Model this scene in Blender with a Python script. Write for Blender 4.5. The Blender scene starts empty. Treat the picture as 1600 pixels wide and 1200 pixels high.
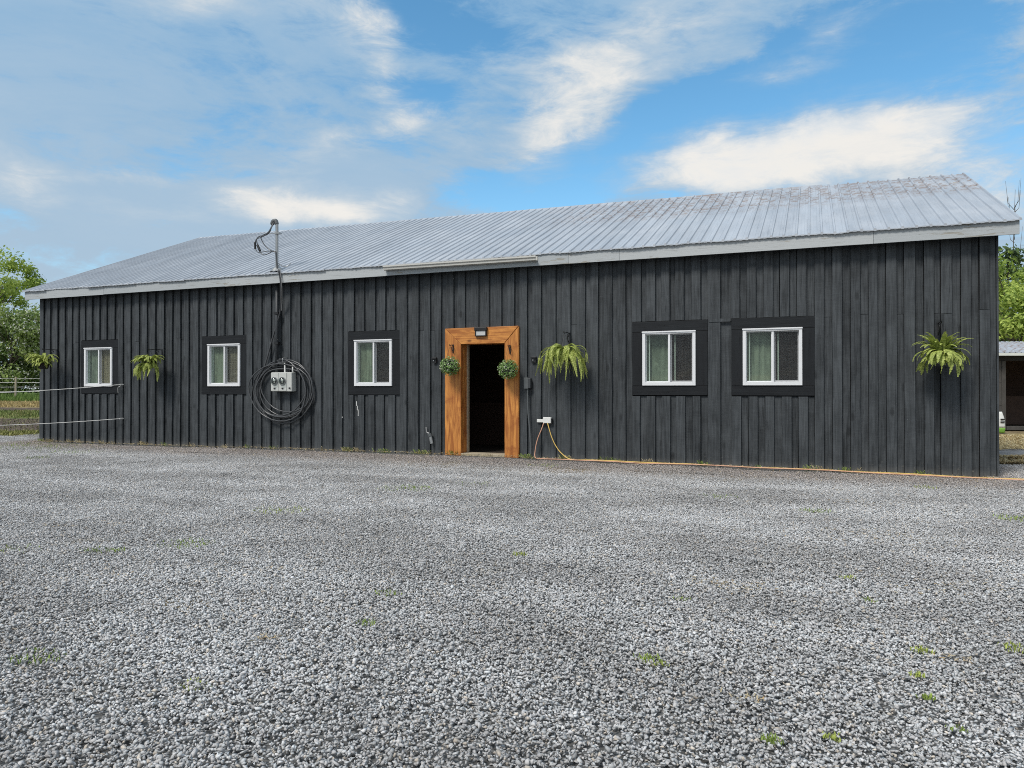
import bpy, bmesh, math, random
import numpy as np
from mathutils import Vector, Matrix, noise as mnoise

R = math.radians
random.seed(7); rng = np.random.default_rng(7)
SC = bpy.context.scene
COL = SC.collection

# ------------------------------------------------------------------ camera
YAW = 22.0
CS, SN = math.cos(R(YAW)), math.sin(R(YAW))
F = 1158.0; HOR = 607.5; CAMZ = 1.3
cam_d = bpy.data.cameras.new('camera'); cam = bpy.data.objects.new('camera', cam_d); COL.objects.link(cam)
cam.location = (0, 0, CAMZ); cam.rotation_euler = (R(90.37), 0, R(YAW))
cam_d.sensor_width = 36; cam_d.lens = 36 * F / 1600; cam_d.clip_end = 3000; cam_d.clip_start = .05
SC.camera = cam

# ------------------------------------------------------------------ world
SUN_EL, SUN_AZ = 50.0, 200.0          # azimuth clockwise from +Y
W = bpy.data.worlds.new('World'); SC.world = W; W.use_nodes = True
wt = W.node_tree; wt.nodes.clear()

class NT:
    def __init__(s, t): s.t = t
    def n(s, typ, **kw):
        nd = s.t.nodes.new(typ)
        for k, v in kw.items():
            if k == 'inp':
                for a, b in v.items():
                    if hasattr(b, 'is_output') or isinstance(b, bpy.types.NodeSocket): s.t.links.new(b, nd.inputs[a])
                    else: nd.inputs[a].default_value = b
            else: setattr(nd, k, v)
        return nd
    def m(s, op, a, b=None, c=None, clamp=False):
        nd = s.t.nodes.new('ShaderNodeMath'); nd.operation = op; nd.use_clamp = clamp
        for i, v in enumerate((a, b, c)):
            if v is None: continue
            if isinstance(v, bpy.types.NodeSocket): s.t.links.new(v, nd.inputs[i])
            else: nd.inputs[i].default_value = v
        return nd.outputs[0]
    def mix(s, f, a, b, mode='MIX'):
        nd = s.t.nodes.new('ShaderNodeMix'); nd.data_type = 'RGBA'; nd.blend_type = mode
        for i, v in ((0, f), (6, a), (7, b)):
            if isinstance(v, bpy.types.NodeSocket): s.t.links.new(v, nd.inputs[i])
            elif i == 0: nd.inputs[0].default_value = v
            else: nd.inputs[i].default_value = (*v, 1)
        return nd.outputs[2]
    def ss(s, x, a, b, lo=0., hi=1.):
        nd = s.t.nodes.new('ShaderNodeMapRange'); nd.interpolation_type = 'SMOOTHSTEP'
        s.t.links.new(x, nd.inputs[0])
        for i, v in enumerate((a, b, lo, hi)): nd.inputs[i + 1].default_value = v
        return nd.outputs[0]
    def noise(s, vec, scale, detail=4, rough=.5, dist=0.):
        nd = s.t.nodes.new('ShaderNodeTexNoise'); s.t.links.new(vec, nd.inputs['Vector'])
        nd.inputs['Scale'].default_value = scale; nd.inputs['Detail'].default_value = detail
        nd.inputs['Roughness'].default_value = rough; nd.inputs['Distortion'].default_value = dist
        return nd
    def map(s, vec, scale=(1, 1, 1), loc=(0, 0, 0), rot=(0, 0, 0), typ='POINT'):
        nd = s.t.nodes.new('ShaderNodeMapping'); nd.vector_type = typ; s.t.links.new(vec, nd.inputs[0])
        nd.inputs[1].default_value = loc; nd.inputs[2].default_value = rot; nd.inputs[3].default_value = scale
        return nd.outputs[0]

w = NT(wt)
tc = w.n('ShaderNodeTexCoord').outputs['Generated']
sep = w.n('ShaderNodeSeparateXYZ', inp={0: tc})
X_, Y_, Z_ = sep.outputs
xr = w.m('ADD', w.m('MULTIPLY', X_, CS), w.m('MULTIPLY', Y_, SN))
yr = w.m('ADD', w.m('MULTIPLY', X_, -SN), w.m('MULTIPLY', Y_, CS))
az = w.m('ARCTAN2', xr, yr); el = w.m('ARCSINE', Z_)
wn = w.noise(tc, 5.0, 6, .55)
wsep = w.n('ShaderNodeSeparateColor', inp={0: wn.outputs['Color']})
az2 = w.m('ADD', az, w.m('MULTIPLY', w.m('SUBTRACT', wsep.outputs[0], .5), .15))
el2 = w.m('ADD', el, w.m('MULTIPLY', w.m('SUBTRACT', wsep.outputs[1], .5), .08))
ae = w.n('ShaderNodeCombineXYZ', inp={0: az2, 1: el2}).outputs[0]
def blobs(lst):
    acc = None
    for (px, py, r1, r2, ang, amp) in lst:
        def ae_of(px, py):
            a = math.atan((px - 800) / F); return Vector((a, math.atan((HOR - py) / F * math.cos(a))))
        c0 = ae_of(px, py); ca, sa = math.cos(R(ang)) * 60, math.sin(R(ang)) * 60
        d1 = ae_of(px + ca, py - sa) - c0; d2 = ae_of(px - sa, py - ca) - c0
        mv = w.map(ae, scale=(d1.length / 60 * r1, d2.length / 60 * r2, 1), loc=(c0.x, c0.y, 0), rot=(0, 0, math.atan2(d1.y, d1.x)), typ='TEXTURE')
        g = w.n('ShaderNodeTexGradient', gradient_type='SPHERICAL', inp={0: mv}).outputs['Fac']
        acc = w.m('MULTIPLY', g, amp) if acc is None else w.m('MULTIPLY_ADD', g, amp, acc)
    return acc
white_f = blobs([(1290, 245, 440, 115, 4, 1.15), (1130, 275, 330, 70, 6, .7), (870, 200, 170, 90, 42, 1.25), (480, 320, 210, 42, -4, 1.5),
                 (600, 110, 75, 130, 10, .9), (570, 20, 120, 80, 0, .8), (530, 225, 190, 42, 24, .75), (330, 5, 230, 70, 0, .7),
                 (1020, 50, 360, 95, 14, .62), (900, 100, 250, 100, 10, .42), (700, 200, 150, 110, 0, .42), (0, 290, 120, 80, 0, .8),
                 (1600, 310, 190, 70, -18, .9), (1560, 85, 150, 40, 20, .3), (1180, 250, 300, 70, 8, .6), (1400, 210, 160, 60, 0, .5), (230, 270, 260, 25, 0, .55),
                 (300, 335, 260, 25, -3, .45), (1330, 55, 170, 50, 25, .6), (1220, 125, 150, 30, 10, .6), (1520, 170, 150, 40, 20, .45)])
blue_f = blobs([(1400, 95, 360, 120, 20, 1.8), (1190, 150, 300, 75, 10, 1.7), (960, 245, 240, 70, 26, 1.6), (850, 290, 220, 60, 5, 1.3), (1060, 215, 170, 50, 15, 1.0),
                (690, 25, 200, 80, -20, .8), (1560, 220, 190, 120, 0, .9), (670, 145, 80, 50, 0, .7), (1300, 50, 160, 60, 10, .7), (740, 300, 140, 50, 0, .5),
                (300, 240, 260, 60, 5, .3)])
# thin streaky fibres and broad variation that carry on all round the sky
st = w.map(tc, scale=(1.3, 1.3, 4.2), rot=(0, R(14), 0))
f1 = w.noise(st, 2.2, 9, .62, .6).outputs['Fac']
f2 = w.noise(tc, 1.1, 5, .5).outputs['Fac']
f3 = w.noise(st, 9.0, 8, .68, .4).outputs['Fac']
fib = w.m('ADD', w.m('MULTIPLY', w.m('SUBTRACT', f1, .5), 1.3), w.m('MULTIPLY', w.m('SUBTRACT', f3, .5), 1.1))
infr = w.ss(yr, -.1, .6)                      # ahead: the clouds described above; elsewhere: plain drifting cloud
gen = w.m('MULTIPLY', w.ss(f2, .42, .66), w.m('SUBTRACT', 1.0, infr))
wf = w.m('ADD', w.m('ADD', white_f, w.m('MULTIPLY', gen, .6)), fib)
bf = w.m('SUBTRACT', blue_f, w.m('MULTIPLY', fib, 1.5))
wmask = w.ss(wf, .1, 1.1)
bmask = w.m('MULTIPLY', w.ss(bf, .0, .75), w.m('SUBTRACT', 1.0, w.m('MULTIPLY', wmask, .85)))
hz = w.ss(el, .02, .45)
basec = w.mix(hz, (.46, .60, .73), (.29, .49, .71))
shade = w.ss(f1, .35, .62)
basec = w.mix(w.m('MULTIPLY', shade, .45), basec, (.46, .60, .74))
whitec = w.mix(w.m('ADD', w.ss(wf, .5, 1.5), w.m('MULTIPLY', w.m('SUBTRACT', f3, .5), .8), clamp=True), (.56, .66, .75), (.92, .90, .86))
basec = w.mix(w.m('MULTIPLY', w.m('SUBTRACT', 1.0, infr), .7), basec, (.66, .68, .70))
cloudc = w.mix(wmask, basec, whitec)
sky = w.n('ShaderNodeTexSky', sky_type='NISHITA', sun_disc=False, sun_elevation=R(SUN_EL), sun_rotation=R(SUN_AZ),
          air_density=1.0, dust_density=.4, ozone_density=2.5)
hsv = w.n('ShaderNodeHueSaturation', inp={'Saturation': 1.2, 'Hue': .485, 'Value': 1.65, 'Color': sky.outputs[0]})
bg1 = w.n('ShaderNodeBackground', inp={0: hsv.outputs[0], 1: .11})
bg2 = w.n('ShaderNodeBackground', inp={0: cloudc, 1: .95})
ms = w.n('ShaderNodeMixShader', inp={0: bmask, 1: bg2.outputs[0], 2: bg1.outputs[0]})
w.n('ShaderNodeOutputWorld', inp={0: ms.outputs[0]})

# ------------------------------------------------------------------ sun
sd = bpy.data.lights.new('sun', 'SUN'); sd.energy = 2.7; sd.angle = R(15); sd.color = (1, .955, .89)
so = bpy.data.objects.new('sun', sd); COL.objects.link(so)
sdir = Vector((math.sin(R(SUN_AZ)) * math.cos(R(SUN_EL)), math.cos(R(SUN_AZ)) * math.cos(R(SUN_EL)), math.sin(R(SUN_EL))))
so.rotation_euler = (-sdir).to_track_quat('-Z', 'Y').to_euler(); so.location = (0, -5, 20)
SC.view_settings.view_transform = 'Standard'; SC.view_settings.look = 'None'
SC.view_settings.exposure = 0; SC.cycles.use_denoising = False; SC.cycles.filter_width = 1.0; SC.view_settings.gamma = 1

# ------------------------------------------------------------------ helpers
def cw(X, s):      # camera-aligned ground coordinates (right, forward) in metres -> world x, y
    return X * CS - s * SN, X * SN + s * CS
def on_wall(px, py, y=12.56):   # survey of the photograph: a point seen on the plane y -> x, z
    u = (px - 800) / F; t = y / (CS + u * SN)
    return (u * CS - SN) * t, CAMZ + (HOR - py) / F * t
def tag(o, label=None, cat=None, group=None, kind=None):
    if label: o['label'] = label
    if cat: o['category'] = cat
    if group: o['group'] = group
    if kind: o['kind'] = kind
    return o
def thing(name, loc, label, cat, group=None, rz=0):
    o = bpy.data.objects.new(name, None); COL.objects.link(o); o.location = loc; o.rotation_euler = (0, 0, rz)
    o.empty_display_size = .1
    return tag(o, label, cat, group)
class MB:
    def __init__(s): s.v = []; s.f = []; s.c = []; s.col = None
    def add(s, vs, fs, col=None):
        o = len(s.v); s.v += [tuple(p) for p in vs]; s.f += [tuple(i + o for i in f) for f in fs]
        s.c += [col or (1, 1, 1)] * len(fs)
        return s
    def box(s, x0, x1, y0, y1, z0, z1, col=None, M=None):
        vs = [(x, y, z) for x in (x0, x1) for y in (y0, y1) for z in (z0, z1)]
        if M is not None: vs = [M @ Vector(p) for p in vs]
        return s.add(vs, [(0, 1, 3, 2), (4, 6, 7, 5), (0, 4, 5, 1), (2, 3, 7, 6), (0, 2, 6, 4), (1, 5, 7, 3)], col)
    def tube(s, pts, r, n=8, caps=True, col=None):
        pts = [Vector(p) for p in pts]
        rr = r if isinstance(r, (list, tuple)) else [r] * len(pts)
        t0 = (pts[1] - pts[0]).normalized()
        up = Vector((0, 0, 1)) if abs(t0.z) < .9 else Vector((1, 0, 0))
        a = t0.cross(up).normalized(); vs = []
        for i, p in enumerate(pts):
            t = (pts[min(i + 1, len(pts) - 1)] - pts[max(i - 1, 0)]).normalized()
            a = (a - t * a.dot(t)).normalized(); b = t.cross(a)
            for k in range(n):
                th = 2 * math.pi * k / n; vs.append(p + (a * math.cos(th) + b * math.sin(th)) * rr[i])
        fs = [(i * n + k, i * n + (k + 1) % n, (i + 1) * n + (k + 1) % n, (i + 1) * n + k) for i in range(len(pts) - 1) for k in range(n)]
        if caps: fs += [tuple(range(n))[::-1], tuple((len(pts) - 1) * n + k for k in range(n))]
        return s.add(vs, fs, col)
    def lathe(s, prof, c=(0, 0, 0), n=20, axis='z', col=None):
        vs = []
        for r, h in prof:
            for k in range(n):
                th = 2 * math.pi * k / n; a, b = r * math.cos(th), r * math.sin(th)
                vs.append((c[0] + a, c[1] + b, c[2] + h) if axis == 'z' else (c[0] + a, c[1] - h, c[2] + b))
        fs = [(i * n + k, i * n + (k + 1) % n, (i + 1) * n + (k + 1) % n, (i + 1) * n + k) for i in range(len(prof) - 1) for k in range(n)]
        fs += [tuple(range(n))[::-1], tuple((len(prof) - 1) * n + k for k in range(n))]
        return s.add(vs, fs, col)
    def mesh(s, name, mat, smooth=False, origin=(0, 0, 0), colors=False):
        me = bpy.data.meshes.new(name)
        ox, oy, oz = origin
        me.from_pydata([(x - ox, y - oy, z - oz) for x, y, z in s.v], [], s.f)
        for m_ in (mat if isinstance(mat, (list, tuple)) else [mat]): me.materials.append(m_)
        if smooth: me.polygons.foreach_set('use_smooth', [True] * len(me.polygons))
        if colors:
            at = me.attributes.new('tint', 'FLOAT_COLOR', 'FACE')
            at.data.foreach_set('color', np.array([(*c, 1) for c in s.c], dtype=np.float32).ravel())
        me.update(); return me
    def obj(s, name, mat, parent=None, smooth=False, colors=False, bevel=0, rel=True):
        org = parent.matrix_basis.translation if (parent is not None and rel) else (0, 0, 0)
        if parent is not None and rel and parent.parent is not None: org = Vector(org) + parent.parent.matrix_basis.translation
        o = bpy.data.objects.new(name, s.mesh(name, mat, smooth, org, colors)); COL.objects.link(o)
        if parent is not None: o.parent = parent
        if bevel:
            b = o.modifiers.new('bevel', 'BEVEL'); b.width = bevel; b.segments = 2; b.limit_method = 'ANGLE'
        return o
def copy_tree(o, parent=None):
    c = o.copy(); COL.objects.link(c); c.parent = parent
    for ch in list(o.children): copy_tree(ch, c)
    return c
def smooth_path(pts, n=8):
    pts = [Vector(p) for p in pts]; out = []
    for i in range(len(pts) - 1):
        p0 = pts[max(i - 1, 0)]; p1 = pts[i]; p2 = pts[i + 1]; p3 = pts[min(i + 2, len(pts) - 1)]
        for k in range(n):
            t = k / n
            out.append(.5 * ((2 * p1) + (p2 - p0) * t + (2 * p0 - 5 * p1 + 4 * p2 - p3) * t * t + (3 * p1 - p0 - 3 * p2 + p3) * t ** 3))
    out.append(pts[-1]); return out

# ------------------------------------------------------------------ materials
def newmat(name):
    m = bpy.data.materials.new(name); m.use_nodes = True; t = m.node_tree; t.nodes.clear()
    g = NT(t); bs = g.n('ShaderNodeBsdfPrincipled'); g.n('ShaderNodeOutputMaterial', inp={0: bs.outputs[0]})
    return m, g, bs
def put(g, bs, **kw):
    for k, v in kw.items():
        k = k.replace('_', ' ')
        if isinstance(v, bpy.types.NodeSocket): g.t.links.new(v, bs.inputs[k])
        elif isinstance(v, (tuple, list)): bs.inputs[k].default_value = (*v, 1) if len(v) == 3 else v
        else: bs.inputs[k].default_value = v
def bump(g, bs, h, strength=.3, dist=.01):
    b = g.n('ShaderNodeBump', inp={'Strength': strength, 'Distance': dist, 'Height': h}); g.t.links.new(b.outputs[0], bs.inputs['Normal'])
def simple(name, col, rough=.6, metal=0., var=.15, vscale=8, bmp=0.):
    m, g, bs = newmat(name); tcn = g.n('ShaderNodeTexCoord').outputs['Object']
    nz = g.noise(tcn, vscale, 5, .6).outputs['Fac']
    c = g.mix(nz, tuple(x * (1 - var) for x in col), tuple(min(1, x * (1 + var)) for x in col))
    put(g, bs, Base_Color=c, Roughness=rough, Metallic=metal)
    if bmp: bump(g, bs, g.noise(tcn, vscale * 8, 4, .6).outputs['Fac'], bmp, .004)
    return m
def wood_paint(name, dark, light, grain_axis='z', scuff=True, bs_r=.62, bstr=.55):
    m, g, bs = newmat(name)
    tcn = g.n('ShaderNodeTexCoord').outputs['Object']; oi = g.n('ShaderNodeObjectInfo')
    rnd = oi.outputs['Random']
    off = g.n('ShaderNodeCombineXYZ', inp={0: g.m('MULTIPLY', rnd, 31.0), 1: 0., 2: g.m('MULTIPLY', rnd, 57.0)}).outputs[0]
    p = g.n('ShaderNodeVectorMath', operation='ADD', inp={0: tcn, 1: off}).outputs[0]
    sc = (26, 26, 1.3) if grain_axis == 'z' else (1.3, 26, 26)
    gr = g.noise(g.map(p, scale=sc), 1.0, 7, .62, .7).outputs['Fac']
    sc2 = (95, 95, 3.2) if grain_axis == 'z' else (3.2, 95, 95)
    gr2 = g.noise(g.map(p, scale=sc2), 1.0, 4, .6, .3).outputs['Fac']
    sc3 = (7, 7, 42) if grain_axis == 'z' else (42, 7, 7)     # saw marks across the board
    saw = g.noise(g.map(p, scale=sc3), 1.0, 3, .6).outputs['Fac']
    blot = g.noise(p, 2.6, 5, .6).outputs['Fac']
    # knots
    kv = g.n('ShaderNodeTexVoronoi', feature='F1', inp={'Vector': g.map(p, scale=(3.2, 3.2, 1.35) if grain_axis == 'z' else (1.35, 3.2, 3.2)), 'Scale': 1.0})
    knot = g.ss(kv.outputs['Distance'], .05, .14, 1, 0)
    f = g.m('ADD', g.m('MULTIPLY', g.ss(gr, .3, .72), .55), g.m('MULTIPLY', g.ss(blot, .3, .7), .3))
    f = g.m('ADD', f, g.m('MULTIPLY', g.ss(saw, .4, .75), .12))
    f = g.m('ADD', f, g.m('MULTIPLY', g.m('SUBTRACT', rnd, .5), .28), clamp=True)
    c = g.mix(f, dark, light)
    crack = g.ss(gr2, .27, .36, 1, 0)
    c = g.mix(g.m('MULTIPLY', crack, .65), c, tuple(x * .25 for x in dark))
    c = g.mix(g.m('MULTIPLY', knot, .6), c, tuple(x * .45 for x in dark))
    if scuff:
        zz = g.n('ShaderNodeSeparateXYZ', inp={0: tcn}).outputs[2]
        low = g.ss(zz, .0, .30, 1, 0)
        sp = g.ss(g.noise(p, 19, 5, .7).outputs['Fac'], .56, .72)
        c = g.mix(g.m('MULTIPLY', g.m('ADD', g.m('MULTIPLY', low, sp), g.m('MULTIPLY', g.ss(zz, .0, .16, 1, 0), .45), clamp=True), .7), c, (.22, .21, .19))
        sp2 = g.ss(g.noise(p, 47, 3, .7).outputs['Fac'], .70, .76)
        c = g.mix(g.m('MULTIPLY', sp2, .35), c, (.2, .2, .2))
    put(g, bs, Base_Color=c, Roughness=bs_r, Specular_IOR_Level=.35)
    h = g.m('ADD', g.m('MULTIPLY', gr, 1.0), g.m('MULTIPLY', crack, -.8))
    h = g.m('ADD', h, g.m('MULTIPLY', saw, .35)); h = g.m('SUBTRACT', h, g.m('MULTIPLY', knot, .5))
    bump(g, bs, h, bstr, .006)
    return m
M = {}
M['board'] = wood_paint('charcoal_board', (.017, .020, .0225), (.088, .098, .106))
M['trim'] = wood_paint('black_trim', (.004, .005, .007), (.011, .014, .017), scuff=False)
M['trim_h'] = wood_paint('black_trim_across', (.004, .005, .007), (.011, .014, .017), grain_axis='x', scuff=False)
M['dark'] = simple('dark_backing', (.012, .012, .013), .9)
def timber(name, ax):
    m, g, bs = newmat(name)
    tcn = g.n('ShaderNodeTexCoord').outputs['Object']; rnd = g.n('ShaderNodeObjectInfo').outputs['Random']
    off = g.n('ShaderNodeCombineXYZ', inp={0: g.m('MULTIPLY', rnd, 13.0), 2: g.m('MULTIPLY', rnd, 9.0)}).outputs[0]
    p = g.n('ShaderNodeVectorMath', operation='ADD', inp={0: tcn, 1: off}).outputs[0]
    sc = (9, 9, .9) if ax == 'z' else (.9, 9, 9)
    gr = g.noise(g.map(p, scale=sc), 1.6, 6, .6, 1.4).outputs['Fac']
    sc2 = (60, 60, 2.5) if ax == 'z' else (2.5, 60, 60)
    fi = g.noise(g.map(p, scale=sc2), 1.0, 4, .6, .5).outputs['Fac']
    bl = g.noise(p, 3.2, 5, .62, .3).outputs['Fac']
    kv = g.n('ShaderNodeTexVoronoi', feature='F1', inp={'Vector': g.map(p, scale=(4, 4, 2.1) if ax == 'z' else (2.1, 4, 4)), 'Scale': 1.0})
    kn = g.ss(kv.outputs['Distance'], .06, .15, 1, 0)
    c = g.mix(g.ss(gr, .32, .68), (.36, .12, .028), (.70, .30, .072))
    c = g.mix(g.m('MULTIPLY', g.ss(bl, .52, .72), .65), c, (.30, .085, .022))
    c = g.mix(g.m('MULTIPLY', g.ss(fi, .32, .42, 1, 0), .45), c, (.16, .05, .015))
    c = g.mix(g.m('MULTIPLY', kn, .75), c, (.11, .035, .012))
    put(g, bs, Base_Color=c, Roughness=.5, Specular_IOR_Level=.4); bump(g, bs, g.m('ADD', gr, fi), .35, .004)
    return m
M['timber'] = timber('stained_timber', 'z'); M['timber_h'] = timber('stained_timber_across', 'x')
M['pale_wood'] = simple('weathered_pale_wood', (.42, .36, .26), .8, var=.35, vscale=14, bmp=.4)
# roof metal
def roofmat():
    m, g, bs = newmat('roof_metal')
    p = g.n('ShaderNodeNewGeometry').outputs['Position']; rnd = g.n('ShaderNodeObjectInfo').outputs['Random']
    sp = g.n('ShaderNodeSeparateXYZ', inp={0: p}); x, y, z = sp.outputs
    st = g.noise(g.map(p, scale=(5, .5, .5)), 1.5, 6, .6).outputs['Fac']
    bl = g.noise(p, 1.2, 5, .6).outputs['Fac']
    c = g.mix(g.m('ADD', g.m('MULTIPLY', g.ss(st, .3, .7), .6), g.m('MULTIPLY', rnd, .35), clamp=True), (.38, .405, .44), (.52, .55, .59))
    c = g.mix(g.m('MULTIPLY', g.ss(bl, .45, .75), .35), c, (.55, .58, .62))
    # weathered upper part of the right half: rust in regular bands across the slope
    band = g.m('SINE', g.m('MULTIPLY', y, 2 * math.pi / .27)); band = g.ss(band, .2, .9)
    up = g.m('MULTIPLY', g.ss(y, 14.3, 15.2), g.ss(x, -6.5, -3.0))
    blk = g.noise(g.map(p, scale=(7, 3, 3)), 1.0, 3, .65).outputs['Fac']
    rust = g.m('MULTIPLY', g.m('MULTIPLY', g.ss(blk, .42, .56), up), g.m('ADD', g.m('MULTIPLY', band, .5), .4))
    c = g.mix(g.m('MULTIPLY', rust, .85), c, (.27, .185, .135))
    dr = g.ss(g.noise(g.map(p, scale=(12, 1.2, 1.2)), 1.0, 4, .7).outputs['Fac'], .58, .72)
    c = g.mix(g.m('MULTIPLY', dr, .3), c, (.27, .28, .30))
    orange = g.m('MULTIPLY', g.ss(g.noise(g.map(p, scale=(6, 4, 4), loc=(9, 2, 4)), 1.0, 3, .6).outputs['Fac'], .66, .74), up)
    c = g.mix(g.m('MULTIPLY', orange, .6), c, (.42, .30, .16))
    put(g, bs, Base_Color=c, Metallic=.12, Roughness=g.ss(bl, .3, .8, .38, .6))
    bump(g, bs, g.noise(g.map(p, scale=(3, 6, 6)), 1.4, 3, .5).outputs['Fac'], .25, .02)
    return m
M['roof'] = roofmat()
def fasciamat():
    m, g, bs = newmat('peeling_white_paint')
    p = g.n('ShaderNodeNewGeometry').outputs['Position']; rnd = g.n('ShaderNodeObjectInfo').outputs['Random']
    n1 = g.noise(g.map(p, scale=(1.2, 4, 9)), 2.2, 7, .68).outputs['Fac']
    n2 = g.noise(g.map(p, scale=(.35, 1, 1)), 2.2, 3, .5).outputs['Fac']
    th = g.m('ADD', n1, g.m('MULTIPLY', g.m('SUBTRACT', n2, .5), .6))
    peel = g.ss(th, .60, .66)
    c = g.mix(rnd, (.38, .41, .425), (.48, .50, .505))
    c = g.mix(g.m('MULTIPLY', peel, .75), c, (.30, .275, .22))
    gr = g.noise(g.map(p, scale=(2.5, 60, 60)), 1.0, 4, .6).outputs['Fac']
    c = g.mix(g.m('MULTIPLY', g.ss(gr, .3, .4, 1, 0), .4), c, (.2, .2, .19))
    put(g, bs, Base_Color=c, Roughness=.6); bump(g, bs, g.m('SUBTRACT', gr, g.m('MULTIPLY', peel, .7)), .4, .005)
    return m
M['fascia'] = fasciamat()
M['gutter'] = simple('cream_gutter', (.58, .57, .53), .45, var=.12, vscale=2)
M['vinyl'] = simple('white_vinyl', (.79, .80, .81), .4, var=.04, vscale=5)
M['vinyl_old'] = simple('inner_sash_white', (.78, .80, .74), .5, var=.08)
M['iron'] = simple('black_iron', (.012, .012, .013), .45)
M['galv'] = simple('galvanised_pipe', (.36, .37, .37), .42, .6, var=.2)
M['pvc_dark'] = simple('painted_conduit', (.045, .05, .055), .5)
M['pvc_grey'] = simple('grey_conduit', (.10, .11, .115), .5)
M['meter'] = simple('meter_enamel', (.56, .57, .54), .4, var=.1, bmp=.1)
M['white_plastic'] = simple('white_plastic', (.78, .78, .75), .4, var=.05)
M['cable'] = simple('black_cable', (.075, .078, .082), .25, var=.3, vscale=30)
M['cable_grey'] = simple('grey_cable', (.30, .30, .30), .35, var=.3, vscale=30)
M['rope'] = simple('fence_rope', (.58, .58, .56), .7)
M['cord_y'] = simple('yellow_cord', (.74, .50, .13), .5)
M['cord_p'] = simple('faded_orange_cord', (.66, .36, .24), .5)
M['pot'] = simple('dark_pot', (.018, .016, .015), .6)
M['soil'] = simple('potting_soil', (.03, .02, .013), .95)
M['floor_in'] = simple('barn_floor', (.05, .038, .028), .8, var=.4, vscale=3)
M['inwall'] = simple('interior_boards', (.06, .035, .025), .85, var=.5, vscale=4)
M['bark'] = simple('bark', (.11, .09, .07), .9, var=.4, vscale=3, bmp=.5)
M['shed'] = simple('shed_boards', (.075, .07, .065), .85, var=.5, vscale=6, bmp=.5)
M['shed_dark'] = simple('shed_dark_beam', (.03, .028, .026), .85, var=.4, vscale=6)
M['lens'] = simple('lamp_lens', (.55, .56, .55), .3)
def glassmat(name, tint=(.9, .95, .92), refl=1.0):
    m = bpy.data.materials.new(name); m.use_nodes = True; t = m.node_tree; t.nodes.clear(); g = NT(t)
    tr = g.n('ShaderNodeBsdfTransparent', inp={0: (*tint, 1)}); gl = g.n('ShaderNodeBsdfGlossy', inp={'Roughness': .02})
    ge = g.n('ShaderNodeNewGeometry'); dt = g.n('ShaderNodeVectorMath', operation='DOT_PRODUCT', inp={0: ge.outputs['Incoming'], 1: ge.outputs['Normal']}).outputs['Value']
    fr = g.m('MULTIPLY_ADD', g.m('POWER', g.m('SUBTRACT', 1.0, g.m('ABSOLUTE', dt)), 5.0), .96, .04)
    mx = g.n('ShaderNodeMixShader', inp={0: g.m('MULTIPLY', fr, refl), 1: tr.outputs[0], 2: gl.outputs[0]})
    g.n('ShaderNodeOutputMaterial', inp={0: mx.outputs[0]}); return m
M['glass'] = glassmat('window_glass', refl=.9); M['meter_glass'] = glassmat('meter_glass', refl=1.5)
def screenmat():
    m, g, bs = newmat('insect_screen')
    tr = g.n('ShaderNodeBsdfTransparent'); put(g, bs, Base_Color=(.03, .03, .032), Roughness=.7)
    mx = g.n('ShaderNodeMixShader', inp={0: .16, 1: tr.outputs[0], 2: bs.outputs[0]})
    g.t.links.new(mx.outputs[0], [n for n in g.t.nodes if n.type == 'OUTPUT_MATERIAL'][0].inputs[0]); return m
M['screen'] = screenmat()
def curtain(name, c1, c2, sc=(9, 9, .6)):
    m, g, bs = newmat(name); p = g.n('ShaderNodeTexCoord').outputs['Object']
    n = g.noise(g.map(p, scale=sc), 1.5, 4, .6, .6).outputs['Fac']; n2 = g.noise(p, 7, 5, .65).outputs['Fac']
    c = g.mix(g.ss(n, .3, .7), c1, c2); c = g.mix(g.m('MULTIPLY', g.ss(n2, .5, .75), .5), c, tuple(x * 1.6 for x in c2))
    put(g, bs, Base_Color=c, Roughness=.9); return m
M['cur_green'] = curtain('green_grey_curtain', (.115, .13, .10), (.215, .235, .185))
M['cur_dkgreen'] = curtain('dusty_green_curtain', (.10, .112, .08), (.22, .24, .18))
M['cur_tan'] = curtain('tan_curtain', (.42, .33, .23), (.56, .46, .33))
M['cur_brown'] = curtain('brown_curtain', (.24, .19, .155), (.34, .28, .23))
M['wire'] = simple('rusty_wire', (.10, .055, .05), .7)
M['room_dark'] = curtain('dark_room', (.012, .008, .010), (.03, .018, .02))  # no cloth: the darkness of the room painted on a sheet behind the pane
def attrmat(name, mul=1.0, rough=.6, trans=0., nscale=0., sat=None):
    m, g, bs = newmat(name); a = g.n('ShaderNodeAttribute', attribute_name='tint').outputs['Color']
    c = a
    if mul != 1.0: c = g.mix(1.0, a, (mul, mul, mul), 'MULTIPLY')
    put(g, bs, Base_Color=c, Roughness=rough, Specular_IOR_Level=.3)
    if trans:
        tl = g.n('ShaderNodeBsdfTranslucent'); g.t.links.new(c, tl.inputs[0])
        mx = g.n('ShaderNodeMixShader', inp={0: trans, 1: bs.outputs[0], 2: tl.outputs[0]})
        g.t.links.new(mx.outputs[0], [n for n in g.t.nodes if n.type == 'OUTPUT_MATERIAL'][0].inputs[0])
    return m
M['leaf'] = attrmat('leaves', trans=.3, rough=.55)
M['fern'] = attrmat('fern_frond', trans=.3, rough=.5)
M['litter'] = attrmat('litter', rough=.8)

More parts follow.
